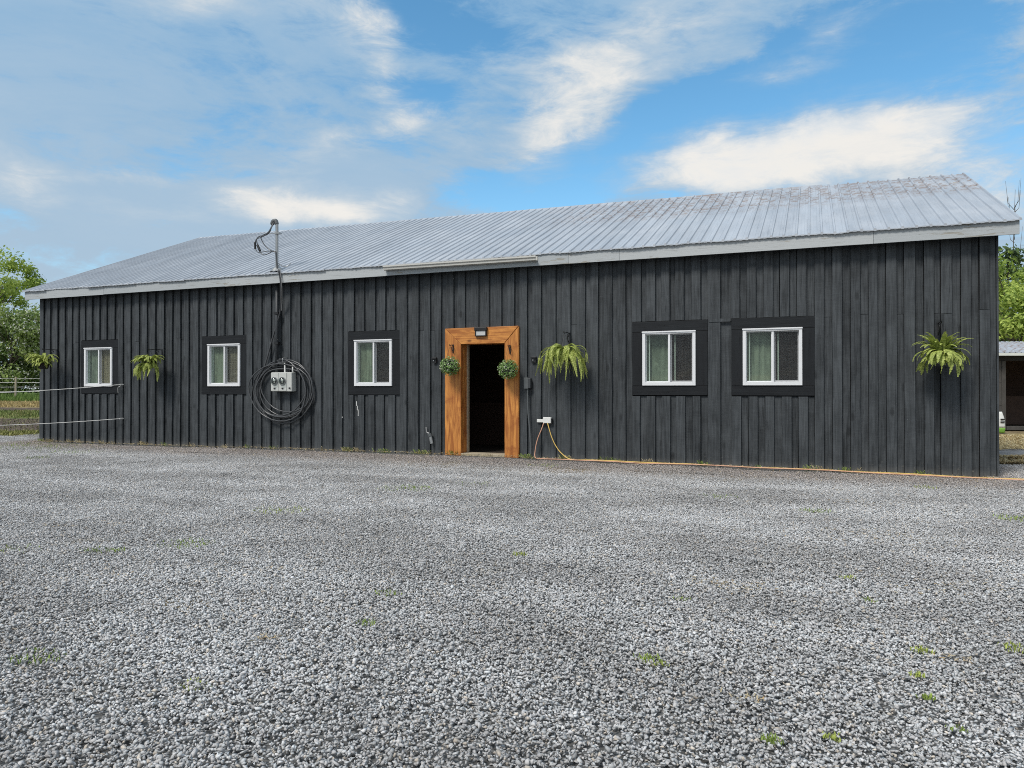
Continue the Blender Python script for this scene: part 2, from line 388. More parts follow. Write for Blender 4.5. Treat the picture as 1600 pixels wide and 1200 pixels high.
# ------------------------------------------------------------------ terrain
def sstep(a, b, x):
    t = min(1, max(0, (x - a) / (b - a))); return t * t * (3 - 2 * t)
def hgt(x, y):
    s = -x * SN + y * CS
    h = .034 * max(0, min(s, 45) - 20) * sstep(-12, -17, x)
    bank = (.02 + .045 * math.exp(-((x + 7) / 5.5) ** 2)) * sstep(10.9, 12.5, y) * (1 - sstep(13.2, 15, y))
    h += bank
    h += .012 * (mnoise.noise(Vector((x * .45, y * .7, 3.1))))
    h += .012 * mnoise.noise(Vector((x * 1.6, y * 1.9, 8.1))) * (1 - sstep(18, 25, s))
    return h
def sheet(name, xs, ys, mat, dz, keep=None):
    mb = MB(); nx, ny = len(xs), len(ys)
    vs = [(x, y, hgt(x, y) + dz) for y in ys for x in xs]
    fs = []
    for j in range(ny - 1):
        for i in range(nx - 1):
            if keep and not keep((xs[i] + xs[i + 1]) / 2, (ys[j] + ys[j + 1]) / 2): continue
            fs.append((j * nx + i, j * nx + i + 1, (j + 1) * nx + i + 1, (j + 1) * nx + i))
    mb.add(vs, fs); o = mb.obj(name, mat, smooth=True); return tag(o, kind='structure')
def groundmat():
    m, g, bs = newmat('field_ground')
    p = g.n('ShaderNodeNewGeometry').outputs['Position']; sp = g.n('ShaderNodeSeparateXYZ', inp={0: p})
    s0 = g.m('ADD', g.m('MULTIPLY', sp.outputs[0], -SN), g.m('MULTIPLY', sp.outputs[1], CS))
    wob = g.noise(p, .35, 5, .6).outputs['Fac']; s = g.m('ADD', s0, g.m('MULTIPLY', g.m('SUBTRACT', wob, .5), 3.0))
    fine = g.noise(p, 9, 6, .7).outputs['Fac']; mid = g.noise(p, 1.4, 5, .6).outputs['Fac']
    grass = g.mix(g.ss(mid, .35, .65), (.10, .15, .035), (.17, .24, .055)); grass = g.mix(g.ss(fine, .35, .65), (.06, .09, .025), grass)
    dry = g.mix(g.ss(fine, .35, .65), (.20, .15, .08), (.42, .34, .17))
    soil = g.mix(g.ss(fine, .35, .65), (.06, .045, .035), (.19, .15, .12))
    gray = g.mix(g.ss(fine, .3, .7), (.17, .17, .17), (.33, .33, .33))
    ygr = g.mix(g.ss(mid, .4, .6), dry, grass)
    c = g.mix(g.ss(s, 19.9, 20.3), gray, ygr)
    c = g.mix(g.ss(s, 21.6, 22.0), c, soil); c = g.mix(g.ss(s, 27.0, 27.6), c, ygr)
    c = g.mix(g.ss(s, 31.5, 31.9), c, soil); c = g.mix(g.ss(s, 33.6, 34.0), c, dry)
    c = g.mix(g.ss(s, 38.5, 40.5), c, grass)
    # right of the barn: straw, a strip of grey path, straw
    r = g.mix(g.ss(s, 14.2, 14.6), g.mix(.4, dry, soil), gray); r = g.mix(g.ss(s, 15.7, 16.1), r, dry)
    r = g.mix(g.ss(s, 21.5, 22.5), r, g.mix(.5, dry, soil)); r = g.mix(g.ss(s, 34, 36), r, grass)
    c = g.mix(g.ss(sp.outputs[0], -8, -6), c, r)
    far = g.ss(s, 60, 90); c = g.mix(far, c, grass)
    put(g, bs, Base_Color=c, Roughness=.95, Specular_IOR_Level=.1); bump(g, bs, fine, .8, .05); return m
def yardmat():
    m, g, bs = newmat('gravel_bed')
    p = g.n('ShaderNodeNewGeometry').outputs['Position']
    v = g.n('ShaderNodeTexVoronoi', feature='F1', inp={'Vector': p, 'Scale': 48.0})
    sh = g.n('ShaderNodeSeparateColor', inp={0: v.outputs['Color']}).outputs[0]
    c = g.mix(sh, (.05, .048, .045), (.18, .18, .175)); put(g, bs, Base_Color=c, Roughness=.95)
    bump(g, bs, v.outputs['Distance'], .6, .02); return m
def lin(a, b, st):
    n = max(1, round((b - a) / st)); return [a + (b - a) * i / n for i in range(n + 1)]
gx = [-900, -500, -250, -130, -80] + lin(-60, -28, 2) + lin(-27, 12, 1) + lin(14, 50, 3) + [80, 140, 300, 500, 900]
gy = [-700, -300, -100, -40, -15] + lin(-8, 12, 2) + lin(13, 60, 1) + [70, 90, 130, 250, 500, 900]
sheet('ground', gx, gy, groundmat(), -.03)
def in_yard(x, y):
    s = -x * SN + y * CS
    if -17.55 < x < 2.42: return y < 12.62
    if x >= 2.42: return s < 12.7
    return s < 20.3
sheet('gravel_yard', lin(-34, 16, .5), lin(-12, 18, .5), yardmat(), -.018, keep=lambda x, y: in_yard(x, y))

# ---- gravel stones: a few loose beds of crushed rock, laid out over the yard
def rock_shapes(n):
    out = []
    for _ in range(n):
        bm = bmesh.new()
        for k in range(9):
            d = Vector((random.gauss(0, 1), random.gauss(0, 1), random.gauss(0, 1))).normalized() * random.uniform(.75, 1.1)
            bm.verts.new((d.x * random.uniform(.8, 1.15), d.y * .75, d.z * .52))
        bmesh.ops.convex_hull(bm, input=bm.verts)
        for v in [v for v in bm.verts if not v.link_faces]: bm.verts.remove(v)
        bmesh.ops.triangulate(bm, faces=bm.faces)
        bm.verts.index_update()
        out.append((np.array([v.co[:] for v in bm.verts]), np.array([[v.index for v in f.verts] for f in bm.faces]))); bm.free()
    return out
ROCKS = rock_shapes(36)
def stonemat():
    m, g, bs = newmat('crushed_stone')
    a = g.n('ShaderNodeAttribute', attribute_name='tint').outputs['Color']
    p = g.n('ShaderNodeNewGeometry').outputs['Position']; sp = g.n('ShaderNodeSeparateXYZ', inp={0: p})
    big = g.noise(g.map(p, scale=(.5, 1.0, 1)), .9, 5, .62).outputs['Fac']; mid = g.noise(p, 3.5, 4, .6).outputs['Fac']
    c = g.mix(g.ss(big, .34, .66), (.80, .795, .79), (1.18, 1.185, 1.19)); c = g.mix(1.0, a, c, 'MULTIPLY')
    c = g.mix(g.m('MULTIPLY', g.ss(mid, .55, .75), .35), c, g.mix(1.0, a, (.62, .60, .57), 'MULTIPLY'))
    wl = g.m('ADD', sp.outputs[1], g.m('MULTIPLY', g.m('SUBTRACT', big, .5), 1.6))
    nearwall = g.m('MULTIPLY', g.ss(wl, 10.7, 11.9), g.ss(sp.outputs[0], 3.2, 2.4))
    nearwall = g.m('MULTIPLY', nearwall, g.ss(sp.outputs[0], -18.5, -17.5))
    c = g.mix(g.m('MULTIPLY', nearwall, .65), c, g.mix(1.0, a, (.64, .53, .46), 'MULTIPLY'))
    spk = g.ss(g.noise(p, .75, 3, .5).outputs['Fac'], .67, .73)
    c = g.mix(g.m('MULTIPLY', spk, .3), c, (.36, .31, .22))
    fn = g.noise(p, 260, 3, .7).outputs['Fac']
    c = g.mix(.5, c, g.mix(1.0, c, g.mix(g.ss(fn, .3, .7), (.75, .75, .75), (1.25, 1.25, 1.25)), 'MULTIPLY'))
    put(g, bs, Base_Color=c, Roughness=.75, Specular_IOR_Level=.3); return m
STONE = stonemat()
tiles = bpy.data.collections.new('gravel_beds')
TS = .7
def make_tile(k, n=3300):
    V, Fc, C = [], [], []; o = 0
    for i in range(n):
        vs, fs = ROCKS[rng.integers(len(ROCKS))]
        sz = .0108 * float(np.exp(rng.normal(0, .25))); sz = min(sz, .021)
        a, b, c = rng.uniform(0, 6.283), rng.normal(0, .45), rng.normal(0, .45)
        Rm = np.array((Matrix.Rotation(a, 3, 'Z') @ Matrix.Rotation(b, 3, 'X') @ Matrix.Rotation(c, 3, 'Y')))
        lvl = i / n
        pos = np.array([rng.uniform(-TS / 2, TS / 2), rng.uniform(-TS / 2, TS / 2), -.019 + .031 * lvl + rng.uniform(-.003, .003)])
        V.append((vs * sz) @ Rm.T + pos); Fc.append(fs + o); o += len(vs)
        g = float(np.clip(np.exp(rng.normal(math.log(.50), .19)), .12, .72))
        t = rng.uniform()
        col = (g * 1.02, g * 1.0, g * .99) if t < .5 else ((g * .99, g * 1.0, g * 1.0) if t < .94 else (g * 1.06, g * .95, g * .82))
        C.append(np.tile(np.array([*col, 1.0]), (len(fs), 1)))
    V = np.concatenate(V); Fc = np.concatenate(Fc); C = np.concatenate(C)
    me = bpy.data.meshes.new('gravel_bed'); me.vertices.add(len(V)); me.vertices.foreach_set('co', V.ravel())
    me.loops.add(Fc.size); me.loops.foreach_set('vertex_index', Fc.ravel().astype(np.int32))
    me.polygons.add(len(Fc)); me.polygons.foreach_set('loop_start', np.arange(0, Fc.size, 3, dtype=np.int32))
    me.update(calc_edges=True); me.validate()
    at = me.attributes.new('tint', 'FLOAT_COLOR', 'FACE'); at.data.foreach_set('color', C.astype(np.float32).ravel())
    me.materials.append(STONE); ob = bpy.data.objects.new('gravel_bed', me); tiles.objects.link(ob)
for k in range(5): make_tile(k)
pts, idx, rot = [], [], []
yy = -1.5
while yy < 19:
    xx = -26.
    while xx < 8.5:
        jx, jy = xx, yy
        s = -jx * SN + jy * CS; X = jx * CS + jy * SN
        ok = in_yard(jx, jy) and s > .3 and abs(X) < s * .74 + 2.6
        if ok and -17.6 < jx < 2.5 and jy > 12.27: ok = False
        if ok: pts.append((jx, jy, hgt(jx, jy))); idx.append(random.randrange(5)); rot.append(random.randrange(4) * math.pi / 2)
        xx += TS
    yy += TS
me = bpy.data.meshes.new('gravel'); me.from_pydata(pts, [], [])
a = me.attributes.new('pick', 'INT', 'POINT'); a.data.foreach_set('value', idx)
a = me.attributes.new('turn', 'FLOAT', 'POINT'); a.data.foreach_set('value', rot)
a = me.attributes.new('nrm', 'FLOAT_VECTOR', 'POINT')
nr = []
for x, y, z in pts:
    e = .3; nr += [-(hgt(x + e, y) - hgt(x - e, y)) / (2 * e), -(hgt(x, y + e) - hgt(x, y - e)) / (2 * e), 1.0]
a.data.foreach_set('vector', nr)
grav = bpy.data.objects.new('gravel', me); COL.objects.link(grav)
tag(grav, 'loose grey crushed stone covering the yard in front of the barn', kind='stuff')
ng = bpy.data.node_groups.new('lay_gravel', 'GeometryNodeTree')
ng.interface.new_socket('Geometry', in_out='INPUT', socket_type='NodeSocketGeometry'); ng.interface.new_socket('Geometry', in_out='OUTPUT', socket_type='NodeSocketGeometry')
gi = ng.nodes.new('NodeGroupInput'); go = ng.nodes.new('NodeGroupOutput'); iop = ng.nodes.new('GeometryNodeInstanceOnPoints')
ci = ng.nodes.new('GeometryNodeCollectionInfo'); ci.inputs[0].default_value = tiles; ci.inputs['Separate Children'].default_value = True
na = ng.nodes.new('GeometryNodeInputNamedAttribute'); na.data_type = 'INT'; na.inputs[0].default_value = 'pick'
nb = ng.nodes.new('GeometryNodeInputNamedAttribute'); nb.data_type = 'FLOAT'; nb.inputs[0].default_value = 'turn'
nc = ng.nodes.new('GeometryNodeInputNamedAttribute'); nc.data_type = 'FLOAT_VECTOR'; nc.inputs[0].default_value = 'nrm'
cx = ng.nodes.new('ShaderNodeCombineXYZ'); al = ng.nodes.new('FunctionNodeAlignRotationToVector'); al.axis = 'Z'
L = ng.links.new
L(nb.outputs[0], cx.inputs[2]); L(cx.outputs[0], al.inputs[0]); L(nc.outputs[0], al.inputs['Vector'])
L(gi.outputs[0], iop.inputs['Points']); L(ci.outputs[0], iop.inputs['Instance']); iop.inputs['Pick Instance'].default_value = True
L(na.outputs[0], iop.inputs['Instance Index']); L(al.outputs[0], iop.inputs['Rotation']); L(iop.outputs[0], go.inputs[0])
md = grav.modifiers.new('lay', 'NODES'); md.node_group = ng

# ------------------------------------------------------------------ barn
XL, XR = -17.62, 2.49
FY = 12.56
barn = thing('barn', (-7.5, 12.56, 0), 'long low charcoal board barn with a silver ribbed metal roof and orange timber doorway', 'barn')
WIN = [(-16.192, -14.974, -16.057, -15.148), (-12.447, -11.197, -12.258, -11.363), (-8.636, -7.434, -8.469, -7.603),
       (-2.852, -1.588, -2.672, -1.783), (-1.211, .048, -1.032, -.132)]
WZ0, WZ1 = 1.188, 2.445          # trim; white unit 1.355 .. 2.26
DX0, DX1, DZ1 = -6.42, -4.925, 2.44
DOX0, DOX1, DOZ = -6.086, -5.201, 2.135
EAVE = 3.62
# backing wall with openings
mb = MB(); BY0, BY1 = 12.634, 12.765
opens = sorted([(a[2] - .0, a[3], 1.355, 2.26) for a in WIN] + [(DOX0 - .02, DOX1 + .02, -.1, DOZ + .02)])
cur = XL + .01
for (a, b, z0, z1) in opens:
    mb.box(cur, a, BY0, BY1, -.1, EAVE)
    if z0 > 0: mb.box(a, b, BY0, BY1, -.1, z0)
    mb.box(a, b, BY0, BY1, z1, EAVE); cur = b
mb.box(cur, XR - .01, BY0, BY1, -.1, EAVE)
mb.obj('wall', M['dark'], barn)

nboard = 0
def board(x0, x1, z0, z1, over, tilt=0):
    """one vertical plank with slightly wavering edges"""
    global nboard; nboard += 1
    y0 = FY + random.uniform(-.004, .004) if over else FY + .037 + random.uniform(-.002, .003)
    th = .0235 if over else .02
    n = max(2, int((z1 - z0) / .45)); vs = []
    ph = random.uniform(0, 50)
    bow = random.uniform(-.003, .004)
    for i in range(n + 1):
        z = z0 + (z1 - z0) * i / n
        dl = .004 * mnoise.noise(Vector((ph, z * 1.1, 0))); dr = .004 * mnoise.noise(Vector((ph + 9, z * 1.1, 0)))
        if over: dl -= 0; dr += 0
        dy = bow * math.sin(math.pi * i / n) + tilt * (i / n)
        vs += [(x0 + dl, y0 + dy, z), (x1 + dr, y0 + dy + random.uniform(-.0015, .0015), z), (x1 + dr, y0 + th, z), (x0 + dl, y0 + th, z)]
    fs = []
    for i in range(n):
        a = i * 4
        for k in range(4): fs.append((a + k, a + (k + 1) % 4, a + 4 + (k + 1) % 4, a + 4 + k))
    fs += [(0, 3, 2, 1), (n * 4, n * 4 + 1, n * 4 + 2, n * 4 + 3)]
    m_ = MB(); m_.add(vs, fs); return m_.obj('board', M['board'], barn)
def column(x0, x1, over, zlo, zhi, joint=True):
    g = .0015 if over else -.018
    xx0, xx1 = x0 + g, x1 - g
    if not over: xx1 = x1 - random.uniform(.002, .009)
    zb = zlo if zlo > .3 else -.04 + random.uniform(-.008, .008)
    if joint and zlo < .3 and zhi > 3:
        pj = .10 if x0 < -3 else .34
        if random.random() < pj:
            zj = random.choice((2.30, 2.40, 2.42, 2.44, 2.40)) + random.uniform(-.02, .02)
            board(xx0, xx1, zb, zj - .003, over); board(xx0 + random.uniform(-.003, .003), xx1, zj + .003, zhi, over); return
    board(xx0, xx1, zb, zhi, over)
def fill(a, b, zlo, zhi, first_over=True, inner=True):
    """fill an interval with over / under planks"""
    pair = .255; n = max(1, round((b - a) / pair)); 
    ws = []
    for i in range(n): ws += [.146 + random.uniform(-.014, .014), .109 + random.uniform(-.018, .018)]
    k = (b - a) / sum(ws); x = a
    for i, w_ in enumerate(ws):
        w_ *= k; over = (i % 2 == 0) == first_over
        column(x, x + w_, over, zlo, zhi); x += w_
blocks = [(a[0], a[1], 'w') for a in WIN] + [(DX0, DX1, 'd')]; blocks.sort()
cur = XL
for (a, b, t) in blocks:
    fill(cur, a, 0, EAVE, first_over=True)
    if t == 'w': fill(a, b, 0, WZ0 - .012, first_over=a > -20)
    fill(a, b, (WZ1 if t == 'w' else DZ1) + random.uniform(.004, .012), EAVE, first_over=True)
    cur = b
fill(cur, XR, 0, EAVE)
# corner boards on the gable ends and the gable walls themselves
def ridge(x): t = (x + 17.88) / 20.61; return 18.0 - 1.45 * t, 6.07 - .61 * t    # y, z of the ridge
for gx_, sgn in ((XL, -1), (XR, 1)):
    ry, rz_ = ridge(gx_); by = 2 * ry - 12.36
    mb = MB(); x0, x1 = (gx_, gx_ + .15) if sgn < 0 else (gx_ - .15, gx_)
    pr = [(12.62, -.1), (12.62, 3.7), (ry, rz_ - .1), (by - .2, 3.7), (by - .2, -.1)]
    vs = [(x0, y, z) for y, z in pr] + [(x1, y, z) for y, z in pr]
    mb.add(vs, [(0, 1, 2, 3, 4), (9, 8, 7, 6, 5)] + [(i, (i + 1) % 5 + 0, (i + 1) % 5 + 5, i + 5) for i in range(5)])
    y = 12.585; xo = gx_ + sgn * .002
    while y < by - .2:
        w_ = .14; y1 = min(y + w_, by - .2); yc = (y + y1) / 2
        zt = 3.6 + (rz_ - 3.72) * (1 - abs(yc - ry) / (ry - 12.36))
        mb.box(min(xo, xo + sgn * .025), max(xo, xo + sgn * .025), y, y1, -.05, zt); y += .245
    tag(mb.obj('gable_wall', M['board'], barn), kind='stuff')
mb = MB(); ya = 2 * ridge(XL)[0] - 12.56; yb = 2 * ridge(XR)[0] - 12.56
mb.add([(XL, ya, -.1), (XR, yb, -.1), (XR, yb, 3.65), (XL, ya, 3.65), (XL, ya - .1, -.1), (XR, yb - .1, -.1), (XR, yb - .1, 3.65), (XL, ya - .1, 3.65)],
       [(0, 3, 2, 1), (4, 5, 6, 7), (0, 1, 5, 4), (2, 3, 7, 6)]); mb.obj('rear_wall', M['board'], barn)
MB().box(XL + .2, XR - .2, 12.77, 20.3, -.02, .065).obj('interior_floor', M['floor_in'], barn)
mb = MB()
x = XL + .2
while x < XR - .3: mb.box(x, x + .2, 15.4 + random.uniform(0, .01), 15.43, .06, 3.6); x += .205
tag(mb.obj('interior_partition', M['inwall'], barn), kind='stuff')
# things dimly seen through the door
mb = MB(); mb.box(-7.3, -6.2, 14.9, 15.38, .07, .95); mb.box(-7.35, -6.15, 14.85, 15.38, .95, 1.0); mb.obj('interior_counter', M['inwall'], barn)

# trims + windows
def ring(mb, x0, x1, z0, z1, y0, y1, wl, wr, wb, wt_):
    mb.box(x0, x0 + wl, y0, y1, z0, z1); mb.box(x1 - wr, x1, y0, y1, z0, z1)
    mb.box(x0 + wl, x1 - wr, y0 + .001, y1, z0, z0 + wb); mb.box(x0 + wl, x1 - wr, y0 + .001, y1, z1 - wt_, z1)
wl_cur = ['cur_green', 'cur_dkgreen', 'cur_dkgreen', 'cur_green', 'cur_green']
wr_sheet = ['cur_tan', 'cur_brown', 'room_dark', 'room_dark', 'room_dark']
wlab = ['small white sliding window at the far left end with a tan curtain', 'white sliding window left of the meter boxes',
        'white sliding window between the meter boxes and the door', 'white sliding window, left of the close pair on the right', 'white sliding window, right of the close pair on the right']
for i, (a, b, c, d) in enumerate(WIN):
    z0, z1 = 1.355, 2.262
    ty0, ty1 = FY + .004, FY + .05
    big = i > 2
    r = lambda: random.uniform(-.006, .006)
    for (x0, x1, zz0, zz1, mm) in ((a + .002, b - .002, z1 + .004, WZ1 + r(), 'trim_h'), (a + .004 + r(), b - .004, WZ0 + r(), z0 - .003, 'trim_h'),
                                   (a + .002, c - .003, z0, z1, 'trim'), (d + .003, b - .002, z0, z1, 'trim')):
        MB().box(x0, x1, ty0 + r() * .4, ty1, zz0, zz1).obj('trim_board', M[mm], barn, bevel=.003)
    mb = MB(); fw = .05 if big else .055
    ring(mb, c, d, z0, z1, FY - .022, BY1, fw, fw, .058, .035)
    mb.box(c - .006, d + .006, FY - .034, FY - .023, z1 - .012, z1 + .012)      # drip lip over the head
    mid = c + (d - c) * .515
    mb.box(mid - .022, mid + .012, FY - .008, FY + .075, z0 + .059, z1 - .036)  # meeting rail
    win = mb.obj('window', M['vinyl'], barn, bevel=.003); win['label'] = wlab[i]
    xi0, xi1, zi0, zi1 = c + fw, d - fw, z0 + .058, z1 - .035
    s = MB(); ring(s, mid + .013, xi1 - .001, zi0 + .001, zi1 - .001, FY + .042, FY + .066, .02, .018, .022, .018); s.obj('sliding_sash', M['vinyl'], win)
    s = MB(); ring(s, xi0 + .001, mid - .023, zi0 + .001, zi1 - .001, FY + .02, FY + .04, .012, .006, .014, .012); s.obj('fixed_sash', M['vinyl'], win)
    MB().box(xi0 + .012, mid - .028, FY + .028, FY + .032, zi0 + .013, zi1 - .011).obj('pane', M['glass'], win)
    MB().box(mid + .034, xi1 - .02, FY + .052, FY + .056, zi0 + .022, zi1 - .018).obj('pane', M['glass'], win)
    MB().box(mid + .014, xi1 - .002, FY + .012, FY + .014, zi0 + .001, zi1 - .001).obj('insect_screen', M['screen'], win)
    # second, inner window set at the back of the opening
    s = MB(); yy0 = FY + .11
    if not big: yy0 = FY + .062
    else:
        s.box(xi0 + .035, xi0 + .055, yy0, yy0 + .02, zi0 + .002, zi1 - .002); s.box(mid + .062, mid + .082, yy0, yy0 + .02, zi0 + .002, zi1 - .002)
        s.box(xi0 + .056, mid + .061, yy0, yy0 + .02, zi0 + .002, zi0 + .016)
        s.obj('inner_sash', M['vinyl_old'], win)
    # grid of wires over the right half, inside
    s = MB(); k = 0
    for q in np.arange(zi0 + .06, zi1 - .03, .052): s.box(mid + .01, xi1 - .02, yy0 + .034, yy0 + .037, q, q + .003)
    for q in np.arange(mid + .04, xi1 - .02, .05): s.box(q, q + .0025, yy0 + .0372, yy0 + .0395, zi0 + .03, zi1 - .03)
    tag(s.obj('wire_grid', M['cur_tan' if i < 2 else 'wire'], win), kind='stuff')
    # curtains, gently folded; the near-black sheets paint in the unlit room behind
    for (q0, q1, nm) in ((c - (.06 if big else .012), mid + (.0 if big else -.02), wl_cur[i]), (mid + (.002 if big else -.018), d + (.1 if big else -.01), wr_sheet[i])):
        s = MB(); n = 28; vs = []
        for j in range(n + 1):
            xx = q0 + (q1 - q0) * j / n; yv = FY + (.17 if big else .10) + .010 * math.sin(j * 1.3 + i)
            vs += [(xx, yv, z0 + .004), (xx, yv + .01, z1 - .004)]
        s.add(vs, [(2 * j, 2 * j + 2, 2 * j + 3, 2 * j + 1) for j in range(n)])
        s.obj('curtain', M[nm], win, smooth=True)
# nailer block and short post between the two right windows
MB().box(-1.57, -1.235, FY - .012, FY - .003, 2.40, 2.452).obj('trim_board', M['board'], barn)

# door surround
fy0, fy1 = FY - .055, FY + .055
def prism(mb, pts2, y0, y1):
    n = len(pts2); vs = [(x, y0, z) for x, z in pts2] + [(x, y1, z) for x, z in pts2]
    mb.add(vs, [tuple(range(n)), tuple(range(2 * n - 1, n - 1, -1))] + [(i, i + n, (i + 1) % n + n, (i + 1) % n) for i in range(n)]); return mb
gp = .003
prism(MB(), [(DX0, -.03), (DOX0, -.03), (DOX0, DOZ - gp), (DX0 + .0, DZ1 - gp * 2 - .0)], fy0, fy1).obj('door_post', M['timber'], barn, bevel=.006)
prism(MB(), [(DOX1, -.03), (DX1, -.03), (DX1, DZ1 - gp * 2), (DOX1, DOZ - gp)], fy0 + .003, fy1).obj('door_post', M['timber'], barn, bevel=.006)
prism(MB(), [(DOX0 + gp, DOZ), (DOX1 - gp, DOZ), (DX1 - gp, DZ1 + .004), (DX0 + gp, DZ1 - .004)], fy0 - .002, fy1).obj('door_lintel', M['timber_h'], barn, bevel=.006)
MB().box(DOX0 - .018, DOX0 + .004, fy1 + .002, FY + .25, .07, DOZ).obj('door_jamb', M['timber'], barn, bevel=.002)
MB().box(DOX1 - .004, DOX1 + .018, fy1 + .002, FY + .25, .07, DOZ).obj('door_jamb', M['timber'], barn, bevel=.002)
MB().box(DOX0, DOX1, fy1 + .002, FY + .25, DOZ, DOZ + .02).obj('door_head', M['timber_h'], barn)
MB().box(DOX0 + .005, DOX0 + .035, FY + .19, FY + .25, .10, DOZ - .002).obj('door_stop', M['pale_wood'], barn)
MB().box(DOX0 + .002, DOX1 - .002, FY - .045, FY + .26, .0, .095).obj('threshold', M['pale_wood'], barn, bevel=.005)

# eaves: fascia boards
fj = [-17.88, -15.2, -11.6, -7.62, -4.5, -3.93, -3.02, .87, 2.73]
for i in range(len(fj) - 1):
    a, b = fj[i] + .002, fj[i + 1] - .002; dz = random.uniform(-.004, .004)
    mb = MB(); n = max(2, int((b - a) / .4)); vs = []
    for j in range(n + 1):
        xx = a + (b - a) * j / n; wz = .003 * mnoise.noise(Vector((xx * 2, 1, 4))); y0 = 12.36 + .004 * mnoise.noise(Vector((xx, 5, 5)))
        vs += [(xx, y0, 3.485 + dz + wz), (xx, y0 + .03, 3.485 + dz + wz), (xx, y0 + .03, 3.693), (xx, y0, 3.693)]
    mb.add(vs, [(4 * j + k, 4 * j + (k + 1) % 4, 4 * j + 4 + (k + 1) % 4, 4 * j + 4 + k) for j in range(n) for k in range(4)] + [(0, 3, 2, 1), (4 * n, 4 * n + 1, 4 * n + 2, 4 * n + 3)])
    mb.obj('fascia_board', M['fascia'], barn)
MB().box(-17.86, 2.71, 12.392, 12.556, 3.60, 3.62).obj('soffit', M['dark'], barn)
for gx_, sgn in ((-17.88, 1), (2.73, -1)):           # barge boards along the gables
    ry, rz_ = ridge(gx_); by = 2 * ry - 12.36
    for (ya, za, yb_, zb) in ((12.392, 3.67, ry, rz_ - .03), (ry, rz_ - .03, by, 3.67)):
        mb = MB(); x0, x1 = sorted((gx_, gx_ + sgn * .03))
        prv = [(ya, za - .185), (yb_, zb - .185), (yb_, zb), (ya, za)]
        mb.add([(x0, y, z) for y, z in prv] + [(x1, y, z) for y, z in prv], [(0, 1, 2, 3), (7, 6, 5, 4)] + [(k, k + 4, (k + 1) % 4 + 4, (k + 1) % 4) for k in range(4)])
        mb.obj('barge_board', M['fascia'], barn)
# gutter over the door
prof = [(12.352, 3.665), (12.352, 3.585), (12.30, 3.573), (12.262, 3.585), (12.258, 3.615), (12.238, 3.635), (12.238, 3.662), (12.246, 3.662), (12.248, 3.64), (12.268, 3.62), (12.272, 3.592), (12.344, 3.592), (12.344, 3.665)]
gxa, gxb = -7.62, -4.5
n = len(prof); mb = MB()
mb.add([(gxa, y, z) for y, z in prof] + [(gxb, y, z - .012) for y, z in prof], [(k, (k + 1) % n, (k + 1) % n + n, k + n) for k in range(n)] + [tuple(range(n)), tuple(range(2 * n - 1, n - 1, -1))])
mb.obj('gutter', M['gutter'], barn)
# roof sheets
NS = 28; SW = 20.61 / NS
def roof_sheet(k, back=False):
    x0 = -17.88 + k * SW - .012; xs = []; zs = []
    P = SW / 4
    for r_ in range(4):
        b = x0 + .012 + r_ * P
        xs += [b - .022, b - .012, b + .012, b + .022, b + P * .36, b + P * .40, b + P * .62, b + P * .66]; zs += [0, .027, .027, 0, 0, .005, .005, 0]
    xs += [x0 + .012 + SW - .024, x0 + .012 + SW - .010, x0 + .012 + SW + .010, x0 + .012 + SW + .022]; zs += [0, .025, .025, -.002]
    rows = 9; lift = .0025 * (k % 2)
    jit = random.uniform(-.012, .012); wild = .012 if k > 18 else .008
    ph = random.uniform(0, 99); vs = []
    for j in [-1] + list(range(rows + 1)):
        skirt = j < 0; j = max(j, 0); t = j / rows
        for x, z in zip(xs, zs):
            ry, rz_ = ridge(x)
            ya = 12.325 + (jit + .012 * mnoise.noise(Vector((x * 2.7, 1.3, 0)))) * (j == 0)
            y = ya + (ry - .01 - ya) * t
            if back: y = 2 * ry - y
            zz = 3.70 + (rz_ - 3.70) * (( (y if not back else 2 * ry - y) - 12.36) / (ry - 12.36))
            zz += z * .93 + lift + .005 * mnoise.noise(Vector((x * 1.9, y * 1.4, 2))) + (wild * mnoise.noise(Vector((x * 4.1, 7, 2))) if j == 0 else 0)
            if k > 20 and j >= rows - 2: zz += .012 * mnoise.noise(Vector((x * 6, y * 4, 5)))
            if skirt: zz -= z + .012 + (.004 if z > 0 else 0)
            vs.append((x, y, zz))
    nx = len(xs); fs = [(j * nx + i, j * nx + i + 1, (j + 1) * nx + i + 1, (j + 1) * nx + i) for j in range(rows + 1) for i in range(nx - 1)]
    mb = MB(); mb.add(vs, fs); return mb.obj('roof_sheet', M['roof'], barn)
for k in range(NS): roof_sheet(k)
for k in range(NS): roof_sheet(k, True)
# ridge cap in lengths; the last ones at the right end are gone
rc = lin(-17.88, .2, 2.26)
for i in range(len(rc) - 1):
    mb = MB(); a, b = rc[i] + .003, rc[i + 1] + .02; vs = []
    for j, x in enumerate((a, (a + b) / 2, b)):
        ry, rz_ = ridge(x); o_ = .004 * (i % 2)
        for dy in (-.14, -.02, .02, .14): vs.append((x, ry + dy, rz_ + .022 + o_ - abs(dy) * .40 - (.03 if abs(dy) > .1 else 0)))
    mb.add(vs, [(j * 4 + q, j * 4 + q + 1, j * 4 + q + 5, j * 4 + q + 4) for j in range(2) for q in range(3)])
    mb.obj('ridge_cap', M['roof'], barn)
# paint drips under the middle window
mb = MB()
for (px, p0, p1) in ((557.5, 627, 634), (558.6, 634, 641), (560, 640, 650), (535, 651, 653)):
    x, z0 = on_wall(px, p1); _, z1 = on_wall(px, p0); mb.box(x - .006, x + .006, FY - .0075, FY - .004, z0, z1)
tag(mb.obj('paint_drip', M['white_plastic'], barn), kind='stuff')

